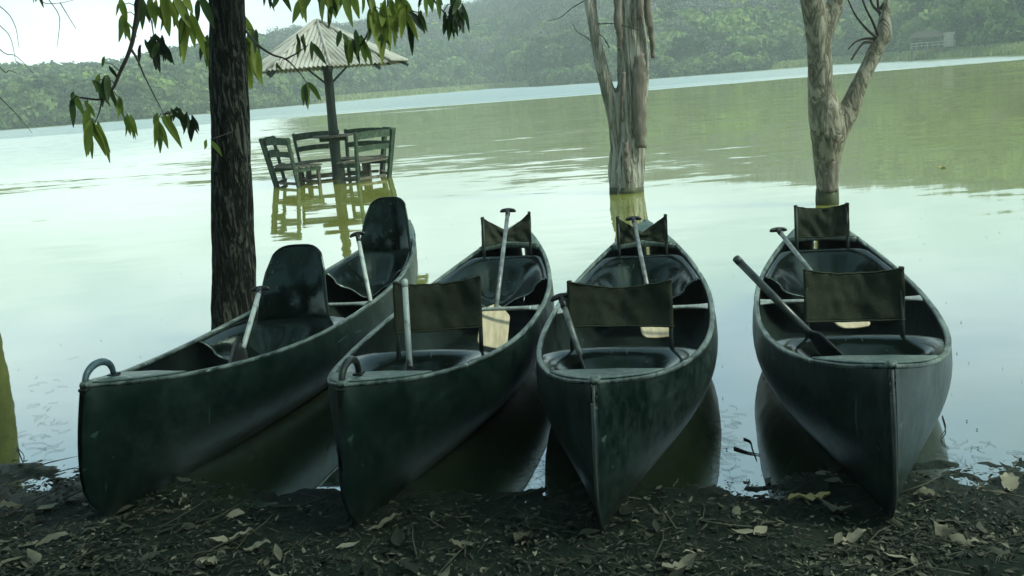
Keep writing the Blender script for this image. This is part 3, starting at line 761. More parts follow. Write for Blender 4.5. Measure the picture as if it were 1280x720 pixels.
# ------------------------------------------------------------------ umbrella, table, chairs standing in the lake
PX, PY = -3.21, 19.47
um = thing('umbrella', (PX, PY, 0), 'corrugated iron umbrella roof on a dark green post standing in the lake', 'umbrella')
topc = at(396, 27, PY) - Vector((PX, PY, 0)); eave = at(409, 84, PY) - Vector((PX, PY, 0))
lean = eave / eave.z
mb = MB(); mb.tube([lean * z * 1.0 + Vector((.012 * noise.noise(Vector((z * 2, 0, 0))), 0, 0)) for z in np.linspace(-.6, eave.z + .55, 16)], [.1 - .02 * (k / 15) for k in range(16)], 12, jit=.12, freq=5)
mb.build('post', M_polegreen, um)
def roof_panel(k, n=8, Rr=1.54):
    a0, a1 = 2 * pi * k / n + .2, 2 * pi * (k + 1) / n + .2
    ez = eave.z - .02 + (.03 * noise.noise(Vector((k * 3.1, 0, 0))))
    c_ = lean * ez
    e0 = Vector((cos(a0) * Rr, sin(a0) * Rr, 0)) + c_; e1 = Vector((cos(a1) * Rr, sin(a1) * Rr, 0)) + c_
    e0.z += .02 * noise.noise(Vector((k * 1.7, 5, 0))); e1.z += .02 * noise.noise(Vector((k * 1.7 + 1.7, 5, 0)))
    ap = topc.copy(); ap.x = topc.x
    nrm = (e0 - ap).cross(e1 - ap).normalized()
    if nrm.z < 0: nrm = -nrm
    cx = (e0 - e1).normalized(); wtot = (e1 - e0).length
    mid = (e0 + e1) / 2; dn = (mid - ap)
    mb = MB(); NU = 80
    def fn(u, v):
        # corrugations run straight down the panel (parallel), clipped to the triangle
        e = e0.lerp(e1, u); lim = 1 - abs(2 * u - 1)   # how far up this rib reaches
        p = e.lerp(e - dn, lim * v)
        return p + nrm * (.016 * sin(u * wtot / .085 * 2 * pi) + .012 + (.01 * (k % 2)))
    mb.grid(fn, NU, 6)
    o = mb.build('roof_panel', M_roof, um, smooth=False); mod_solid(o, .006, 0)
    rb_ = MB(); rb_.beam(ap + Vector((0, 0, -.03)), e0 + Vector((0, 0, -.05)), .05, .05); rb_.build('rafter', M_polegreen, um, smooth=False)
    cp = MB(); cp.tube([ap + nrm * .035, e0 + Vector((0, 0, .035))], .03, 6); cp.build('ridge_cap', M_roof, um)
for k in range(8): roof_panel(k)
mb = MB()
for k in range(4):
    a = k * pi / 2 + .4; mb.beam(lean * (eave.z - .35), lean * (eave.z + .02) + Vector((cos(a) * .42, sin(a) * .42, 0)), .035, .035)
mb.build('brace', M_polegreen, um, smooth=False)
tb = thing('round_table', (PX, PY, 0), 'small round wooden table top fixed round the umbrella post', 'table')
mb = MB(); n = 28; z0 = .83
mb.tube([(lean.x * .8, 0, z0), (lean.x * .8, 0, z0 + .035)], .39, 28); mb.build('table_top', M_chair2, tb, smooth=False)
mb = MB(); mb.beam((-.26, 0, z0 - .045), (.26, 0, z0 - .045), .08, .07); mb.beam((0, -.26, z0 - .045), (0, .26, z0 - .045), .08, .07); mb.build('table_support', M_chair, tb, smooth=False)

def make_chair(loc, rz, label, seed, sc=1.0):
    """wooden armless chair, local +Y is the back side"""
    t_ = thing('wooden_chair', loc, label, 'chair', 'wooden chairs round the umbrella table', rz)
    g = random.Random(seed); W = .37 * sc
    seatz, topz = .42, .98
    for sx in (-1, 1):
        mb = MB(); mb.beam((sx * W * .92, .2, -.4), (sx * W * 1.22, .44, topz), .055, .06, upv=(0, 1, 0)); mod_bevel(mb.build('back_post', M_chair, t_, smooth=False), .006)
        mb = MB(); mb.beam((sx * W * .9, -.2, -.4), (sx * W * .9, -.2, seatz - .02), .055, .055, upv=(0, 1, 0)); mod_bevel(mb.build('leg', M_chair2, t_, smooth=False), .006)
        mb = MB(); mb.beam((sx * W * .97, -.24, seatz - .05), (sx * W * .97, .3, seatz - .05), .04, .07); mb.build('side_rail', M_chair, t_, smooth=False)
    def bp(sx, z): 
        k = (z + .4) / (topz + .4); return Vector((sx * W * (.92 + .3 * k), .2 + .24 * k - .04, z))
    for z, h in ((.9, .13), (.66, .1)):
        mb = MB(); a, b_ = bp(-1, z), bp(1, z); n_ = 6
        for q in range(n_):
            u0_, u1_ = q / n_, (q + 1) / n_
            f_ = lambda u: a.lerp(b_, u) + Vector((0, .05 * (1 - (2 * u - 1) ** 2), .02 * (1 - (2 * u - 1) ** 2)))
            mb.beam(f_(u0_), f_(u1_), .03, h)
        mb.build('back_rail', M_chair, t_, smooth=False)
    mb = MB()
    for q in range(7):
        y = -.24 + q * .085; mb.box((g.uniform(-.01, .01), y, seatz + g.uniform(-.004, .012)), (W * 2.06 + g.uniform(-.03, .03), .066, .024), Matrix.Rotation(g.uniform(-.03, .03), 3, 'Z'))
    mb.build('seat', M_chair2, t_, smooth=False)
    for yy in (-.2, .24):
        mb = MB(); mb.beam((-W * .92, yy, .12), (W * .92, yy, .12), .035, .05); mb.build('stretcher', M_chair2, t_, smooth=False)
    return t_
for (ang, rr, lab, sd_, dx) in [
    (222, .95, 'green wooden chair at the front left of the umbrella table, back to the shore', 1, 0),
    (178, .98, 'green wooden chair at the far left of the umbrella table', 2, 0),
    (112, .75, 'weathered chair behind the umbrella post, on its left', 3, -.1),
    (66, .75, 'weathered chair behind the umbrella post, on its right', 4, .05),
    (-42, .9, 'green wooden chair at the front right of the umbrella table', 5, 0),
    (16, .85, 'green wooden chair at the back right of the umbrella table', 6, -.05)]:
    a = radians(ang)
    make_chair((PX + cos(a) * rr * .86 + dx, PY + sin(a) * rr * .86, -.06), a - pi / 2, lab, sd_)

# ------------------------------------------------------------------ trees in the lake
def smooth_path(pts, n):
    """Catmull-Rom through (Vector, radius)"""
    P = [Vector(p[0]) for p in pts]; Rr = [p[1] for p in pts]
    P = [P[0] * 2 - P[1]] + P + [P[-1] * 2 - P[-2]]; Rr = [Rr[0]] + Rr + [Rr[-1]]
    op, orr = [], []
    m = len(pts) - 1
    for k in range(n + 1):
        u = k / n * m; i_ = min(int(u), m - 1); f_ = u - i_; p0, p1, p2, p3 = P[i_:i_ + 4]
        op.append(.5 * ((2 * p1) + (p2 - p0) * f_ + (2 * p0 - 5 * p1 + 4 * p2 - p3) * f_ ** 2 + (3 * p1 - p0 - 3 * p2 + p3) * f_ ** 3))
        orr.append(Rr[i_ + 1] * (1 - f_) + Rr[i_ + 2] * f_)
    return op, orr
def limb(mb, pts, n=60, seg=28, jit=.16, seed=0, freq=5, stretch=.35):
    p, r = smooth_path(pts, n); mb.tube(p, r, seg, jit=jit, seed=seed, freq=freq, stretch=stretch)
def remeshed(mb, name, mat, parent, vox=.02):
    o = mb.build(name, mat, parent)
    m = o.modifiers.new('blend', 'REMESH'); m.mode = 'VOXEL'; m.voxel_size = vox; m.use_smooth_shade = True
    s_ = o.modifiers.new('soften', 'SMOOTH'); s_.iterations = 2; s_.factor = .5
    return o
def px_limb(pts, Y, base): return [(at(x, y, Y + dy) - base, r * .9) for (x, y, dy, r) in pts]

# forked dead tree with peeling bark
Y1 = 13.76; B1 = at(783, 240, Y1)
d1 = thing('dead_tree', B1, 'thick dead tree with peeling grey bark and a broken fork, standing in the lake', 'tree')
mb = MB()
limb(mb, px_limb([(783, 300, 0, .27), (783, 240, 0, .25), (785, 195, 0, .255), (788, 150, 0, .235), (792, 100, 0, .225), (790, 50, 0, .22), (788, 0, 0, .21), (786, -60, 0, .19), (784, -150, 0, .15), (790, -260, 0, .08)], Y1, B1), 110, 40, .2, 1, 9, .16)
limb(mb, px_limb([(781, 215, .02, .15), (775, 180, .0, .14), (770, 150, -.02, .125), (758, 105, -.02, .105), (748, 65, -.02, .085), (740, 25, -.02, .072), (735, -5, 0, .068), (728, -70, 0, .05), (700, -170, .1, .02)], Y1, B1), 80, 24, .17, 2, 10, .2)
limb(mb, px_limb([(750, 75, .05, .05), (746, 40, .08, .05), (742, 0, .1, .045), (744, -60, .1, .03)], Y1, B1), 30, 14, .12, 3, 9)
remeshed(mb, 'trunk', M_dead, d1, .022)
def strip(pts, wd, seed):
    p, r = smooth_path([(at(x, y, Y1 + dy) - B1, w_) for (x, y, dy, w_) in pts], 24)
    mb = MB()
    def fn(u, v):
        k = round(u * 24); x = 2 * v - 1
        ww = r[k] * (1 + .5 * noise.noise(Vector((k * .45, seed, x))))
        return p[k] + Vector((x * ww, .03 * x * x + .02 * noise.noise(Vector((k * .3, seed, 2))), .03 * noise.noise(Vector((x * 3, k * .4, seed)))))
    mb.grid(fn, 24, 4); mod_solid(mb.build('bark_strip', M_peel, d1), .018, 0)
strip([(808, -30, -.24, .04), (811, 20, -.24, .045), (815, 45, -.22, .035), (817, 72, -.2, .02)], .03, 1)
strip([(772, -30, -.22, .05), (773, 25, -.24, .05), (775, 45, -.22, .03), (774, 62, -.2, .012)], .03, 2)
strip([(780, 90, -.22, .02), (779, 110, -.25, .025), (777, 130, -.22, .02), (778, 150, -.2, .015)], .03, 3)
strip([(800, 68, -.25, .06), (799, 100, -.27, .08), (800, 150, -.27, .085), (802, 185, -.26, .06)], .03, 4)
strip([(799, -20, -.26, .05), (800, 18, -.26, .03), (798, 22, -.24, .02)], .03, 5)
strip([(782, 178, -.27, .03), (783, 205, -.285, .04), (785, 228, -.28, .018)], .03, 6)
mb = MB(); mb.tube([at(783, 243, Y1) - B1, at(783, 233, Y1) - B1], [.238, .234], 28, jit=.1, freq=9); mb.build('waterline_moss', M_moss, d1)
# thin bare twigs of the dead tree on its left
mb = MB()
for pts in ([(745, 60, 0), (735, 48, 0), (722, 40, .1), (716, 30, .1)], [(762, 60, -.1), (755, 48, -.2), (748, 42, -.2)], [(732, 0, 0), (715, 10, .1), (700, 22, .2), (685, 26, .2)], [(748, 30, 0), (770, 30, -.2), (800, 38, -.3)]):
    p, r = smooth_path([(at(x, y, Y1 + dy) - B1, .008 - .0015 * k) for k, (x, y, dy) in enumerate(pts)], 12); mb.tube(p, r, 5)
mb.build('twigs', M_twig, d1)

# dead fork tree on the right
Y2 = 11.12; B2 = at(1034, 254, Y2)
d2 = thing('dead_tree', B2, 'smooth dead tree forking into two limbs, standing in the lake on the right', 'tree')
mb = MB()
limb(mb, px_limb([(1035, 310, 0, .13), (1034, 254, 0, .128), (1034, 225, 0, .135), (1034, 195, 0, .17), (1036, 170, 0, .215), (1032, 145, 0, .2), (1026, 110, 0, .15), (1024, 70, 0, .14), (1022, 40, 0, .14), (1016, 5, 0, .14), (1005, -60, 0, .11), (985, -160, 0, .06), (960, -240, 0, .02)], Y2, B2), 100, 32, .09, 11, 8)
limb(mb, px_limb([(1036, 190, 0, .13), (1045, 165, 0, .15), (1060, 140, 0, .125), (1072, 110, 0, .1), (1086, 82, 0, .09), (1098, 55, 0, .09), (1104, 45, 0, .1), (1106, 25, 0, .07), (1108, 10, 0, .05), (1110, -10, 0, .02)], Y2, B2), 70, 24, .13, 12, 10)
limb(mb, px_limb([(1024, 60, .0, .13), (1032, 35, .0, .11), (1044, 5, .0, .1), (1050, -30, 0, .08), (1052, -100, 0, .05), (1080, -200, 0, .02)], Y2, B2), 50, 22, .1, 13, 8)
remeshed(mb, 'trunk', M_dead2, d2, .016)
mb = MB()
for pts in ([(1100, 52, 0), (1092, 30, -.1), (1080, 5, -.1), (1074, -20, -.1)], [(1098, 48, 0), (1085, 38, -.2), (1070, 20, -.2), (1060, 0, -.2)], [(1104, 30, 0), (1098, 10, .1), (1096, -20, .1)],
            [(1107, 20, 0), (1109, 5, 0), (1113, -20, 0)], [(1098, 50, 0), (1084, 48, -.1), (1070, 52, -.2), (1060, 62, -.2)], [(1102, 18, 0), (1090, 5, .2), (1086, -15, .2)], [(1090, 52, -.1), (1078, 55, -.15), (1064, 75, -.2)],
            [(1100, 12, .1), (1112, -8, .1), (1118, -30, .1)]):
    p, r = smooth_path([(at(x, y, Y2 + dy) - B2, .018 - .004 * k) for k, (x, y, dy) in enumerate(pts)], 14); mb.tube(p, r, 6, jit=.1)
mb.build('twigs', M_twig, d2)
mb = MB(); mb.tube([at(1034.3, 257, Y2) - B2, at(1034, 250, Y2) - B2, at(1034, 236, Y2) - B2], [.124, .123, .12], 28, jit=.09, freq=8); mb.build('waterline_moss', M_moss, d2)
mb = MB()
def patch(u, v):
    a = -pi / 2 + (v - .5) * 1.5; p = (at(1034, 236 - 36 * u, Y2) - B2); r = .123 + .03 * max(0, u - .3) + .012 * noise.noise(Vector((u * 6, v * 6, 2)))
    e_ = .5 + .5 * noise.noise(Vector((v * 7, 1, 1)))
    return p + Vector((cos(a) * r, sin(a) * r, -.05 * e_ * (1 - u)))
mb.grid(patch, 10, 16); mod_solid(mb.build('bark_patch', M_peel, d2), .012, 0)

# ------------------------------------------------------------------ mango tree (trunk left of centre, crown overhead, hanging sprays)
Y3 = 6.74; B3 = Vector((at(293, 425, Y3).x, Y3, -.02))
mg = thing('mango_tree', B3, 'leafy tree with a straight dark trunk behind the leftmost canoe and drooping sprays', 'tree')
mb = MB()
tp = [(at(x, y, Y3) - B3, r) for (x, y, r) in ((296, 450, .165), (293, 415, .15), (292, 330, .14), (290, 240, .132), (288, 150, .122), (285, 60, .113), (283, 0, .11), (280, -100, .12), (284, -200, .1), (300, -320, .07), (310, -420, .04))]
limb(mb, tp, 160, 44, .09, 4, 16, .12)
TOP = at(280, -110, Y3) - B3
big = []
for (tx, ty, tz) in ((2.6, -1.2, 5.2), (1.2, -4.2, 4.9), (-2.4, -1.5, 5.0), (-1.0, -4.8, 4.8), (4.4, -3.5, 4.9), (-3.8, -4.2, 4.7), (3.0, .6, 5.4), (-1.8, .8, 5.3)):
    e_ = Vector((tx, ty, tz)); m_ = TOP.lerp(e_, .5) + Vector((0, 0, .35)); big.append(e_)
    limb(mb, [(TOP - Vector((0, 0, .15)), .07), (m_, .045), (e_, .018)], 20, 10, .08, tx)
mb.build('trunk', M_bark, mg)

def leaf_blade(base, d, nrm, ln, wd, droop=.3, fold=.25, nseg=6):
    """quad strip leaf: two halves with a midrib fold"""
    d = d.normalized(); sx = d.cross(nrm)
    if sx.length < 1e-3: sx = d.cross(Vector((1, .2, 0)))
    sx.normalize(); nn = sx.cross(d)
    V = []; F = []
    for k in range(nseg + 1):
        u = k / nseg; wv = wd * (sin(pi * min(1, u * .96 + .02)) ** .75) * (1 - .35 * u) * 1.15
        p = base + d * ln * u + Vector((0, 0, -1)) * droop * ln * u * u + nn * .04 * ln * sin(u * 7)
        V += [p - sx * wv + nn * fold * wv, p, p + sx * wv + nn * fold * wv]
    for k in range(nseg):
        a = k * 3; F += [(a, a + 1, a + 4, a + 3), (a + 1, a + 2, a + 5, a + 4)]
    return V, F
def spray(parent, off, centre, n, ln, tone, g, spread=1.0):
    """a whorl of drooping leaves on one twig end"""
    mb = MB()
    for q in range(n):
        if g.random() < .15: continue
        a = 2 * pi * q / n + g.uniform(-.5, .5)
        sp_ = g.choice((.16, .25, .4, .6)); d = Vector((cos(a) * sp_, sin(a) * sp_, -g.uniform(.5, 1.0)))
        l_ = ln * g.uniform(.6, 1.05)
        b_ = centre + Vector((g.uniform(-.02, .02), g.uniform(-.03, .03), g.uniform(-.02, .04)))
        V, F = leaf_blade(b_, d, Vector((g.uniform(-.6, .6), -1, g.uniform(-.2, .6))), l_, l_ * g.uniform(.135, .2), droop=g.uniform(.1, .6), fold=g.uniform(.1, .5))
        mb.add([v - off for v in V], F, min(1, max(0, tone + g.uniform(-.18, .18))))
    return mb.build('leaf_cluster', M_leaf, parent, tinted=True)
g = random.Random(5)
def branch(pts, r0_, clusters):
    """pts: (px, py, Y) ; clusters: (px, py, Y, n, len, tone)"""
    W_ = [(at(x, y, Y) - B3) for (x, y, Y) in pts]
    mb = MB(); P_, R_ = smooth_path([(p, r0_ * (1 - .75 * k / max(1, len(W_) - 1))) for k, p in enumerate(W_)], 10 * len(W_)); mb.tube(P_, R_, 7, jit=.12, freq=30)
    bo = mb.build('branch', M_twig, mg)
    for (x, y, Y, n, ln, tone) in clusters:
        c_ = at(x, y, Y) - B3
        # twig from the nearest point of the branch
        near = min(P_, key=lambda p: (p - c_).length)
        if (near - c_).length > .02:
            tm = MB(); tm.tube([near, near.lerp(c_, .5) + Vector((0, 0, .015)), c_], [.003, .0025, .002], 5); tm.build('twig', M_twig, bo)
        spray(bo, Vector((0, 0, 0)), c_, n, ln, tone, g)
t0_ = (281, -110, Y3)
br = 5.6
branch([t0_, (220, -160, 6.2), (180, -60, br), (170, 25, br), (163, 60, br), (150, 90, br), (140, 112, br), (126, 124, br), (100, 122, br)], .018,
       [(157, 16, br, 4, .13, .5), (122, 98, br, 3, .13, .3), (137, 102, br, 4, .12, .25), (148, 122, br, 4, .1, .35), (92, 124, br, 3, .12, .3), (110, 132, br, 2, .13, .6), (152, 6, br, 3, .1, .45), (130, 78, br, 2, .07, .2)])
branch([(163, 60, br), (172, 75, br), (182, 98, br), (205, 143, br)], .008, [(198, 148, br, 5, .16, .5), (208, 148, br, 3, .13, .6), (215, 142, br, 2, .1, .1), (236, 145, br, 5, .12, .1), (225, 142, br, 3, .1, .12)])
branch([(128, 123, br), (124, 140, br), (118, 156, br)], .005, [(118, 156, br, 5, .18, .62), (112, 150, br, 3, .15, .4)])
branch([(140, 112, br), (150, 138, br), (160, 150, br)], .004, [(163, 150, br, 4, .1, .55), (157, 150, br, 2, .1, .35)])
branch([t0_, (240, -140, 6.3), (200, -50, 5.9), (186, 5, 5.9), (190, 30, 5.9), (193, 52, 5.9)], .01, [(192, 52, 5.9, 8, .14, .06), (200, 50, 5.9, 8, .13, .08), (182, 56, 5.9, 4, .12, .1), (192, 0, 5.9, 4, .15, .5), (205, -5, 5.9, 4, .18, .65), (178, -6, 5.9, 4, .16, .35)])
branch([t0_, (260, -90, 6.4), (228, -30, 6.0), (232, 5, 6.0), (237, 22, 6.0)], .01, [(236, 22, 6, 5, .2, .75), (230, 20, 6, 3, .18, .5), (226, -6, 6, 4, .17, .65), (218, -8, 6, 3, .16, .55), (245, -4, 6, 2, .14, .3)])
branch([(284, -40, Y3), (268, 0, 7.0), (262, 40, 7.0), (263, 52, 7.0)], .009, [(262, 44, 7.0, 4, .2, .45), (254, 58, 7.0, 3, .17, .2), (262, 60, 7.0, 4, .18, .6)])
branch([(290, 165, Y3 - .12), (270, 172, 6.4), (263, 174, 6.35)], .004, [(262, 175, 6.35, 3, .1, .55)])
branch([(282, -60, Y3), (300, -10, 7.0), (305, 35, 7.0), (308, 55, 7.0)], .009, [(306, 42, 7.0, 6, .2, .6), (313, 60, 6.95, 5, .19, .7), (311, 76, 6.95, 4, .16, .75), (303, 20, 7.0, 3, .17, .45), (318, 38, 6.9, 3, .11, .3)])
branch([(305, 35, 7.0), (320, 54, 6.1), (340, 68, 6), (357, 74, 6), (372, 88, 5.95), (384, 104, 5.95)], .009, [(384, 104, 5.95, 5, .12, .3), (387, 110, 5.95, 3, .12, .5)])
branch([(357, 74, 6), (372, 66, 5.9), (386, 56, 5.9)], .006, [(376, 50, 5.9, 5, .09, .25), (388, 56, 5.9, 3, .13, .3), (350, 82, 6, 2, .06, .2)])
bq = 5.7
branch([t0_, (320, -170, 6.3), (375, -90, bq), (378, -10, bq)], .012, [(374, -4, bq, 5, .14, .6), (384, -10, bq, 3, .11, .5), (394, -12, bq, 3, .1, .45)])
branch([t0_, (340, -180, 6.3), (410, -100, bq), (412, -10, bq), (418, 12, bq)], .012, [(412, -6, bq, 4, .13, .5), (418, 6, bq, 3, .1, .4), (404, -8, bq, 4, .13, .5), (436, -10, bq, 4, .13, .5), (426, -4, bq, 3, .12, .4)])
branch([(340, -180, 6.3), (420, -140, 6), (455, -60, bq), (464, 5, bq), (463, 32, bq), (452, 55, bq), (440, 60, bq)], .012,
       [(439, 50, bq, 5, .11, .3), (448, 46, bq, 4, .11, .4), (430, 46, bq, 3, .1, .3), (466, 10, bq, 5, .18, .5), (476, 12, bq, 6, .2, .7), (460, -4, bq, 3, .13, .4), (466, 32, bq, 3, .1, .45)])
branch([(420, -140, 6), (470, -60, bq), (484, -5, bq), (482, 22, bq)], .01, [(482, 22, bq, 5, .15, .6), (487, 4, bq, 4, .15, .5), (479, 38, bq, 3, .08, .3), (496, -6, bq, 4, .13, .5), (492, 24, bq, 3, .12, .6)])
branch([(470, -60, bq), (492, -14, bq), (506, 6, bq), (515, 13, bq), (524, 17, bq)], .008, [(524, 16, bq, 5, .1, .3), (509, 14, bq, 4, .17, .7), (503, 4, bq, 4, .14, .5), (527, 4, bq, 2, .05, .15), (514, 22, bq, 3, .14, .25)])
branch([(470, -120, 6), (510, -60, bq), (540, -4, bq), (552, 12, bq), (562, 24, bq)], .009, [(568, 18, bq, 8, .12, .25), (562, 22, bq, 6, .11, .2), (574, 12, bq, 6, .11, .15), (566, 4, bq, 5, .1, .2), (548, -4, bq, 3, .12, .3), (535, -10, bq, 4, .13, .35)])
branch([(510, -60, bq), (560, -20, bq), (590, -6, bq)], .006, [(575, -6, bq, 3, .1, .3)])
branch([t0_, (300, -160, 6.5), (330, -80, 6.2), (336, -12, 6.2)], .008, [(334, -6, 6.2, 3, .08, .3), (346, -14, 6.2, 3, .14, .3)])
branch([t0_, (150, -160, 6.0), (90, -60, 5.6), (60, -18, 5.6), (48, -6, 5.6)], .01, [(48, -5, 5.6, 3, .05, .15), (100, -14, 5.6, 2, .07, .15), (108, -16, 5.6, 2, .06, .2)])
# crown overhead (out of the picture, it shades the bank and the near canoes)
def crown_np():
    n = 15000; gg = np.random.default_rng(3)
    C_ = np.array([[b_.x, b_.y, b_.z] for b_ in big] + [[.6, -2.4, 5.1], [-1.2, -2.8, 5.2], [2.6, -3.6, 5.0], [.4, -5.6, 4.9], [0, 0, 5.6], [3.4, -5.2, 4.8], [5.2, -4.6, 4.7], [-3.0, -6, 4.8]])
    k = gg.integers(0, len(C_), n); d = gg.normal(size=(n, 3)); d /= np.linalg.norm(d, axis=1)[:, None]
    P_ = C_[k] + d * gg.uniform(.2, 1, (n, 1)) ** .5 * np.array([1.15, 1.15, .62])
    P_ += gg.normal(size=(n, 3)) * .06
    dr = gg.normal(size=(n, 3)) * .6 + np.array([0, 0, -.7]); dr /= np.linalg.norm(dr, axis=1)[:, None]
    sx = np.cross(dr, gg.normal(size=(n, 3))); sx /= np.linalg.norm(sx, axis=1)[:, None]
    l_ = gg.uniform(.13, .22, (n, 1)); wv = l_ * .15
    Q = np.stack([P_, P_ + dr * l_ * .45 + sx * wv, P_ + dr * l_, P_ + dr * l_ * .45 - sx * wv], 1).reshape(-1, 3)
    return np_mesh('crown', Q, np.arange(len(Q)).reshape(-1, 4), M_leaf, gg.uniform(.1, .75, n), parent=mg)
crown_np()

# tree just outside the left edge: its trunk mirrors in the water, thin bare twigs hang in at the top left
Y4 = 8.2; B4 = at(-52, 366, Y4); B4.z = -.02
lt_ = thing('lakeside_tree', B4, 'tree standing in the water just left of the view, mirrored beside the left bank', 'tree')
mb = MB(); limb(mb, [(Vector((0, 0, -.5)), .28), (Vector((0, 0, .1)), .25), (Vector((.02, 0, 1)), .22), (Vector((-.03, 0, 2)), .19), (Vector((-.1, 0, 3.2)), .16), (Vector((.1, -.2, 4.5)), .1), (Vector((.3, -.5, 6)), .03)], 90, 28, .12, 21, 8)
mb.build('trunk', M_algae, lt_)
mb = MB(); Yt = 6.0
for pts in ([(-60, -60), (-10, 20), (12, 45), (20, 78)], [(-60, 0), (0, 62), (20, 70), (42, 92)], [(-50, 10), (0, 84), (12, 88), (22, 92)], [(-60, 60), (0, 122), (20, 142), (40, 166)], [(-60, -30), (0, 8), (18, 30), (24, 60)]):
    P_, R_ = smooth_path([(at(x, y, Yt) - B4, .004 - .0009 * k) for k, (x, y) in enumerate(pts)], 16); mb.tube(P_, R_, 5)
for pts in ([(30, -40), (50, 0), (72, 4), (92, 0)], [(60, -2), (74, 20), (73, 45), (71, 60)], [(75, 3), (84, 18), (95, 36)]):
    P_, R_ = smooth_path([(at(x, y, Yt) - B4, .003 - .0006 * k) for k, (x, y) in enumerate(pts)], 16); mb.tube(P_, R_, 5)
limb(mb, [(Vector((0, 0, 3.0)), .06), (at(-70, -60, Yt) - B4 + Vector((-.3, .6, .3)), .02), (at(-60, -40, Yt) - B4, .006)], 14, 8, .1)
limb(mb, [(at(-70, -60, Yt) - B4, .012), (at(-20, -70, Yt) - B4, .008), (at(30, -40, Yt) - B4, .004)], 14, 6, .1)
limb(mb, [(at(-70, -60, Yt) - B4, .012), (at(-66, 0, Yt) - B4, .008), (at(-60, 62, Yt) - B4, .004)], 14, 6, .1)
mb.build('twigs', M_twig, lt_)

# ------------------------------------------------------------------ leaf litter and twigs on the bank
def gh(x, y): return near_h(x, y)
def litter():
    V = []; F = []; T = []
    gg = random.Random(9)
    cnt = 0
    for tries in range(120000):
        x = gg.uniform(-3.4, 3.4); y = gg.uniform(1.9, 4.9)
        d = interp(x, SHY) - y
        if d < -.02: continue
        pr = min(1, .14 + d * .95) if d < .95 else 1
        dn = .5 + .9 * noise.noise(Vector((x * 2.5, y * 2.5, 9)))
        if gg.random() > pr * max(.12, dn): continue
        z = gh(x, y)
        big_ = gg.random() < .03
        l_ = gg.uniform(.045, .1) if big_ else gg.uniform(.01, .036)
        wd = l_ * gg.uniform(.14, .3)
        a = gg.uniform(0, 2 * pi); d3 = Vector((cos(a), sin(a), gg.uniform(-.15, .35)))
        v, f = leaf_blade(Vector((x, y, z + gg.uniform(.002, .014))), d3, Vector((gg.uniform(-.5, .5), gg.uniform(-.5, .5), 1)), l_, wd, droop=gg.uniform(-.1, .4), fold=gg.uniform(-.9, .9), nseg=4 if big_ else 2)
        b0 = len(V); V += v; F += [tuple(i_ + b0 for i_ in q) for q in f]
        tn = min(1, max(0, gg.gauss(.45, .21) + (.12 if big_ else 0))); T += [tn] * len(f); cnt += 1
    return np_mesh('leaf_litter', V, F, M_litter, T)
tag(litter(), 'dry brown leaf litter scattered over the dark bank', 'leaf litter', kind='stuff')
def twigs():
    gg = random.Random(19); mb = MB()
    for k in range(5200):
        x = gg.uniform(-3.4, 3.4); y = gg.uniform(1.9, 4.7); d = interp(x, SHY) - y
        if d < 0 or gg.random() > .2 + d: continue
        z = gh(x, y) + .006; a = gg.uniform(0, pi); l_ = gg.uniform(.02, .07) if gg.random() < .93 else gg.uniform(.1, .28)
        dx = Vector((cos(a), sin(a), gg.uniform(-.1, .2))) * l_; p = Vector((x, y, z))
        mb.tube([p, p + dx * .5 + Vector((gg.uniform(-.1, .1) * l_, gg.uniform(-.1, .1) * l_, .004)), p + dx], [.0014 + l_ * .01, .0012 + l_ * .008, .0008], 4)
        mb.tint[-1] = .5
    # colour by mesh
    mb.tint = [.62] * len(mb.f)
    return mb.build('ground_twigs', M_litter, tinted=True)
tag(twigs(), 'fine broken twigs strewn over the dark bank', 'twigs', kind='stuff')

# larger single leaves one can point at
def fallen(px, py, ln, wd, ang, mat, tone, label, seed, group='large dead leaves on the bank'):
    # intersect the view ray with the bank
    Y = 3.0
    for _ in range(12):
        p = at(px, py, Y); zt = gh(p.x, p.y); 
        dd = at(px, py, 1.0) - Vector((0, 0, CAM_H)); Y = (zt - CAM_H) / dd.z * 1.0
    p = at(px, py, Y); gg = random.Random(seed)
    mb = MB(); d3 = Vector((cos(ang), sin(ang), .06)); nseg = 10
    sx = d3.cross(Vector((0, 0, 1))).normalized(); V = []; F = []
    for k in range(nseg + 1):
        u = k / nseg; ww = wd * sin(pi * (u * .95 + .03)) ** .8 * (1 + .3 * noise.noise(Vector((k * .9, seed, 0))))
        c_ = d3 * ln * (u - .5) + Vector((0, 0, .018 + .012 * sin(u * 5 + seed) + .006 * gg.uniform(-1, 1)))
        for q in (-1, -.5, 0, .5, 1): V.append(c_ + sx * ww * q + Vector((0, 0, (.012 * q * q + .006 * gg.uniform(-1, 1)) * (1 if seed % 2 else .6))))
    for k in range(nseg):
        for q in range(4): a = k * 5 + q; F.append((a, a + 1, a + 6, a + 5))
    mb.add(V, F, tone); o = mb.build('fallen_leaf', mat, tinted=True); o.location = (p.x, p.y, gh(p.x, p.y))
    tag(o, label, 'leaf', group)
fallen(1012, 628, .17, .026, .2, M_yellow, .8, 'yellow fallen leaf lying left of the rightmost canoe bow', 1)
fallen(1045, 640, .11, .02, -.7, M_litter, .8, 'grey brown dead leaf between the yellow leaf and the canoe bow', 2)
fallen(1066, 680, .1, .026, .2, M_litter, .95, 'pale crumpled leaf below the rightmost canoe bow', 3)
fallen(1262, 609, .11, .03, 1.2, M_litter, .95, 'pale curled leaf at the water edge on the far right', 4)
fallen(1180, 672, .08, .03, .8, M_litter, .75, 'broad grey leaf on the bank at the lower right', 5)
fallen(1160, 625, .1, .025, -.2, M_litter, .72, 'grey leaf just right of the rightmost canoe bow', 6)
fallen(655, 678, .09, .035, .9, M_litter, .6, 'rounded brown leaf between the second and third canoe bows', 7)
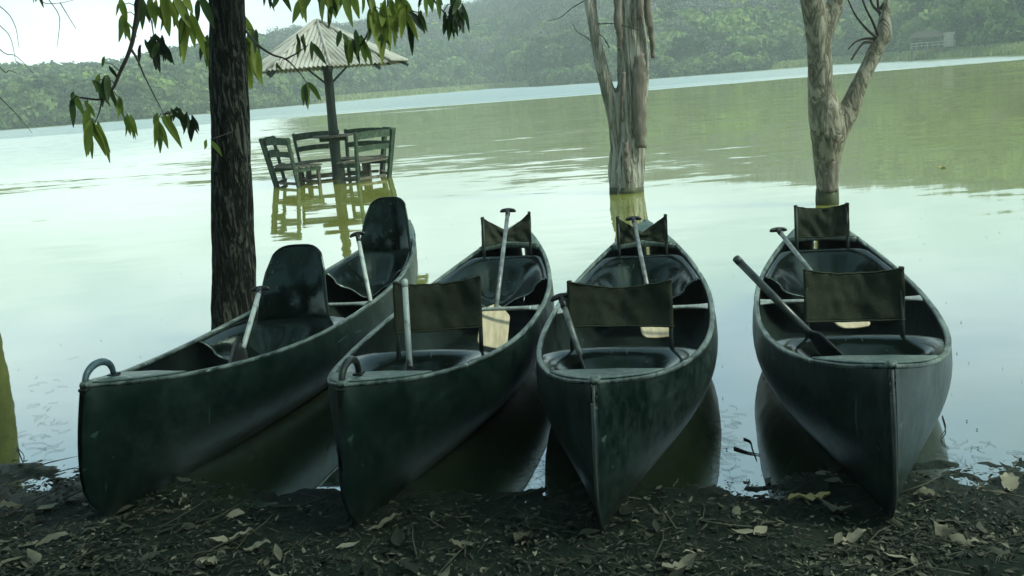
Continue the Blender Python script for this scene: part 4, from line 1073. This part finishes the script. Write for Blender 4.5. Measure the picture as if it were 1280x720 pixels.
fallen(580, 686, .1, .018, -.1, M_litter, .8, 'long tan leaf lying below the second canoe bow', 8)
fallen(290, 678, .16, .022, .12, M_litter, 1.0, 'long pale greenish leaf on the bank below the leftmost canoe', 9)
fallen(322, 690, .1, .026, 0, M_litter, .9, 'pale round leaf beside the long greenish leaf on the bank', 10)
fallen(230, 632, .04, .02, .4, M_litter, .95, 'small pale leaf fragment right of the leftmost canoe bow', 11)
fallen(70, 680, .14, .03, .6, M_litter, .8, 'large pale torn leaf at the lower left of the bank', 12)
fallen(12, 640, .12, .035, .5, M_litter, .75, 'broad leaf at the left edge of the bank', 13)
fallen(262, 708, .06, .03, 1.0, M_litter, 1.0, 'small whitish leaf at the bottom edge left of centre', 14)
fallen(850, 714, .12, .035, .3, M_litter, .9, 'big curled leaf at the bottom edge below the third canoe', 15)
fallen(480, 660, .16, .016, .5, M_litter, .78, 'narrow curled leaf just right of the second canoe bow', 16)
fl = MB(); V, F = leaf_blade(Vector((-.05, 0, .006)), Vector((1, .1, 0)), Vector((0, 0, 1)), .12, .04, droop=.0, fold=.3); fl.add(V, F)
fo = fl.build('floating_leaf', M_floaty); fo.location = at(1178, 210, 13.73); fo.location.z = 0; tag(fo, 'bright yellow leaf floating on the lake right of the dead fork tree', 'leaf')

# sticks and floating specks
def stick(pts, r, label, Yv=None):
    ps = [Vector(p) for p in pts]; P_, R_ = smooth_path([(p - ps[0], r * (1 - .6 * k / (len(ps) - 1))) for k, p in enumerate(ps)], 20)
    mb = MB(); mb.tube(P_, R_, 6, jit=.25, freq=40); o = mb.build('stick', M_twig); o.location = ps[0]; tag(o, label, 'stick', 'sticks at the water edge')
def wp(px, py, z=.004):
    d = at(px, py, 1.0) - Vector((0, 0, CAM_H)); Y = (z - CAM_H) / d.z; return at(px, py, Y)
stick([wp(918, 560), wp(930, 564), wp(938, 566), wp(950, 568)], .006, 'dark stick floating left of the rightmost canoe')
stick([wp(930, 548), wp(938, 552), wp(941, 562), wp(946, 575)], .004, 'thin bent twig in the water beside the rightmost canoe')
stick([wp(335, 633, .02), wp(370, 632, .03), wp(400, 625, .03), wp(418, 618, .02)], .005, 'long thin stick at the water edge between the first two canoes')
stick([wp(1178, 520, .004), wp(1182, 535, .01), wp(1176, 548, .006), wp(1186, 560)], .003, 'thin squiggly twig in the water right of the rightmost canoe')
stick([wp(22, 560), wp(30, 570, .05), wp(28, 582, .02)], .003, 'small upright twig at the left water edge')
def twig_mat(cx, cy, nx_, seed, label):
    gg = random.Random(seed); mb = MB()
    for k in range(nx_):
        px, py = gg.gauss(cx[0], cx[1]), gg.gauss(cy[0], cy[1]); p = wp(px, py, .003); a = gg.uniform(0, 2 * pi); pts = [p]
        for q in range(4):
            a += gg.uniform(-.9, .9); pts.append(pts[-1] + Vector((cos(a), sin(a), 0)) * gg.uniform(.008, .03))
        mb.tube(pts, .0005, 4)
    o = mb.build('floating_twigs', M_twig); tag(o, label, 'twigs', kind='stuff')
twig_mat((905, 9), (560, 26), 60, 1, 'fine dark twigs floating between the third and fourth canoes')
twig_mat((668, 12), (590, 16), 80, 2, 'fine dark twigs floating between the second and third canoes')
twig_mat((55, 16), (545, 40), 60, 3, 'fine dark twigs floating in the shallow water at the left')
twig_mat((1195, 40), (570, 12), 30, 4, 'fine dark twigs floating at the right water edge')
def specks():
    gg = random.Random(4); mb = MB()
    for k in range(130):
        px, py = gg.uniform(-40, 1320), gg.uniform(230, 600); p = wp(px, py, .003); r = gg.uniform(.0012, .0035)
        mb.tube([p, p + Vector((0, 0, .004))], r, 6)
    return mb.build('floating_specks', M_twig)
tag(specks(), 'tiny dark specks of debris floating on the calm water', 'debris', kind='stuff')

# ------------------------------------------------------------------ haze
hz = MB(); hz.box((0, 340, 46), (1500, 800, 104))
M_haze = bpy.data.materials.new('haze'); M_haze.use_nodes = True; t = M_haze.node_tree; t.nodes.clear()
o = N(t, 'ShaderNodeOutputMaterial'); pv_ = N(t, 'ShaderNodeVolumePrincipled'); pv_.inputs['Density'].default_value = .001
pv_.inputs['Color'].default_value = (.86, 1.0, 1.0, 1); t.links.new(pv_.outputs[0], o.inputs['Volume'])
ho = hz.build('haze', M_haze, smooth=False); tag(ho, 'pale humid haze over the lake and the far hill', 'haze', kind='stuff')
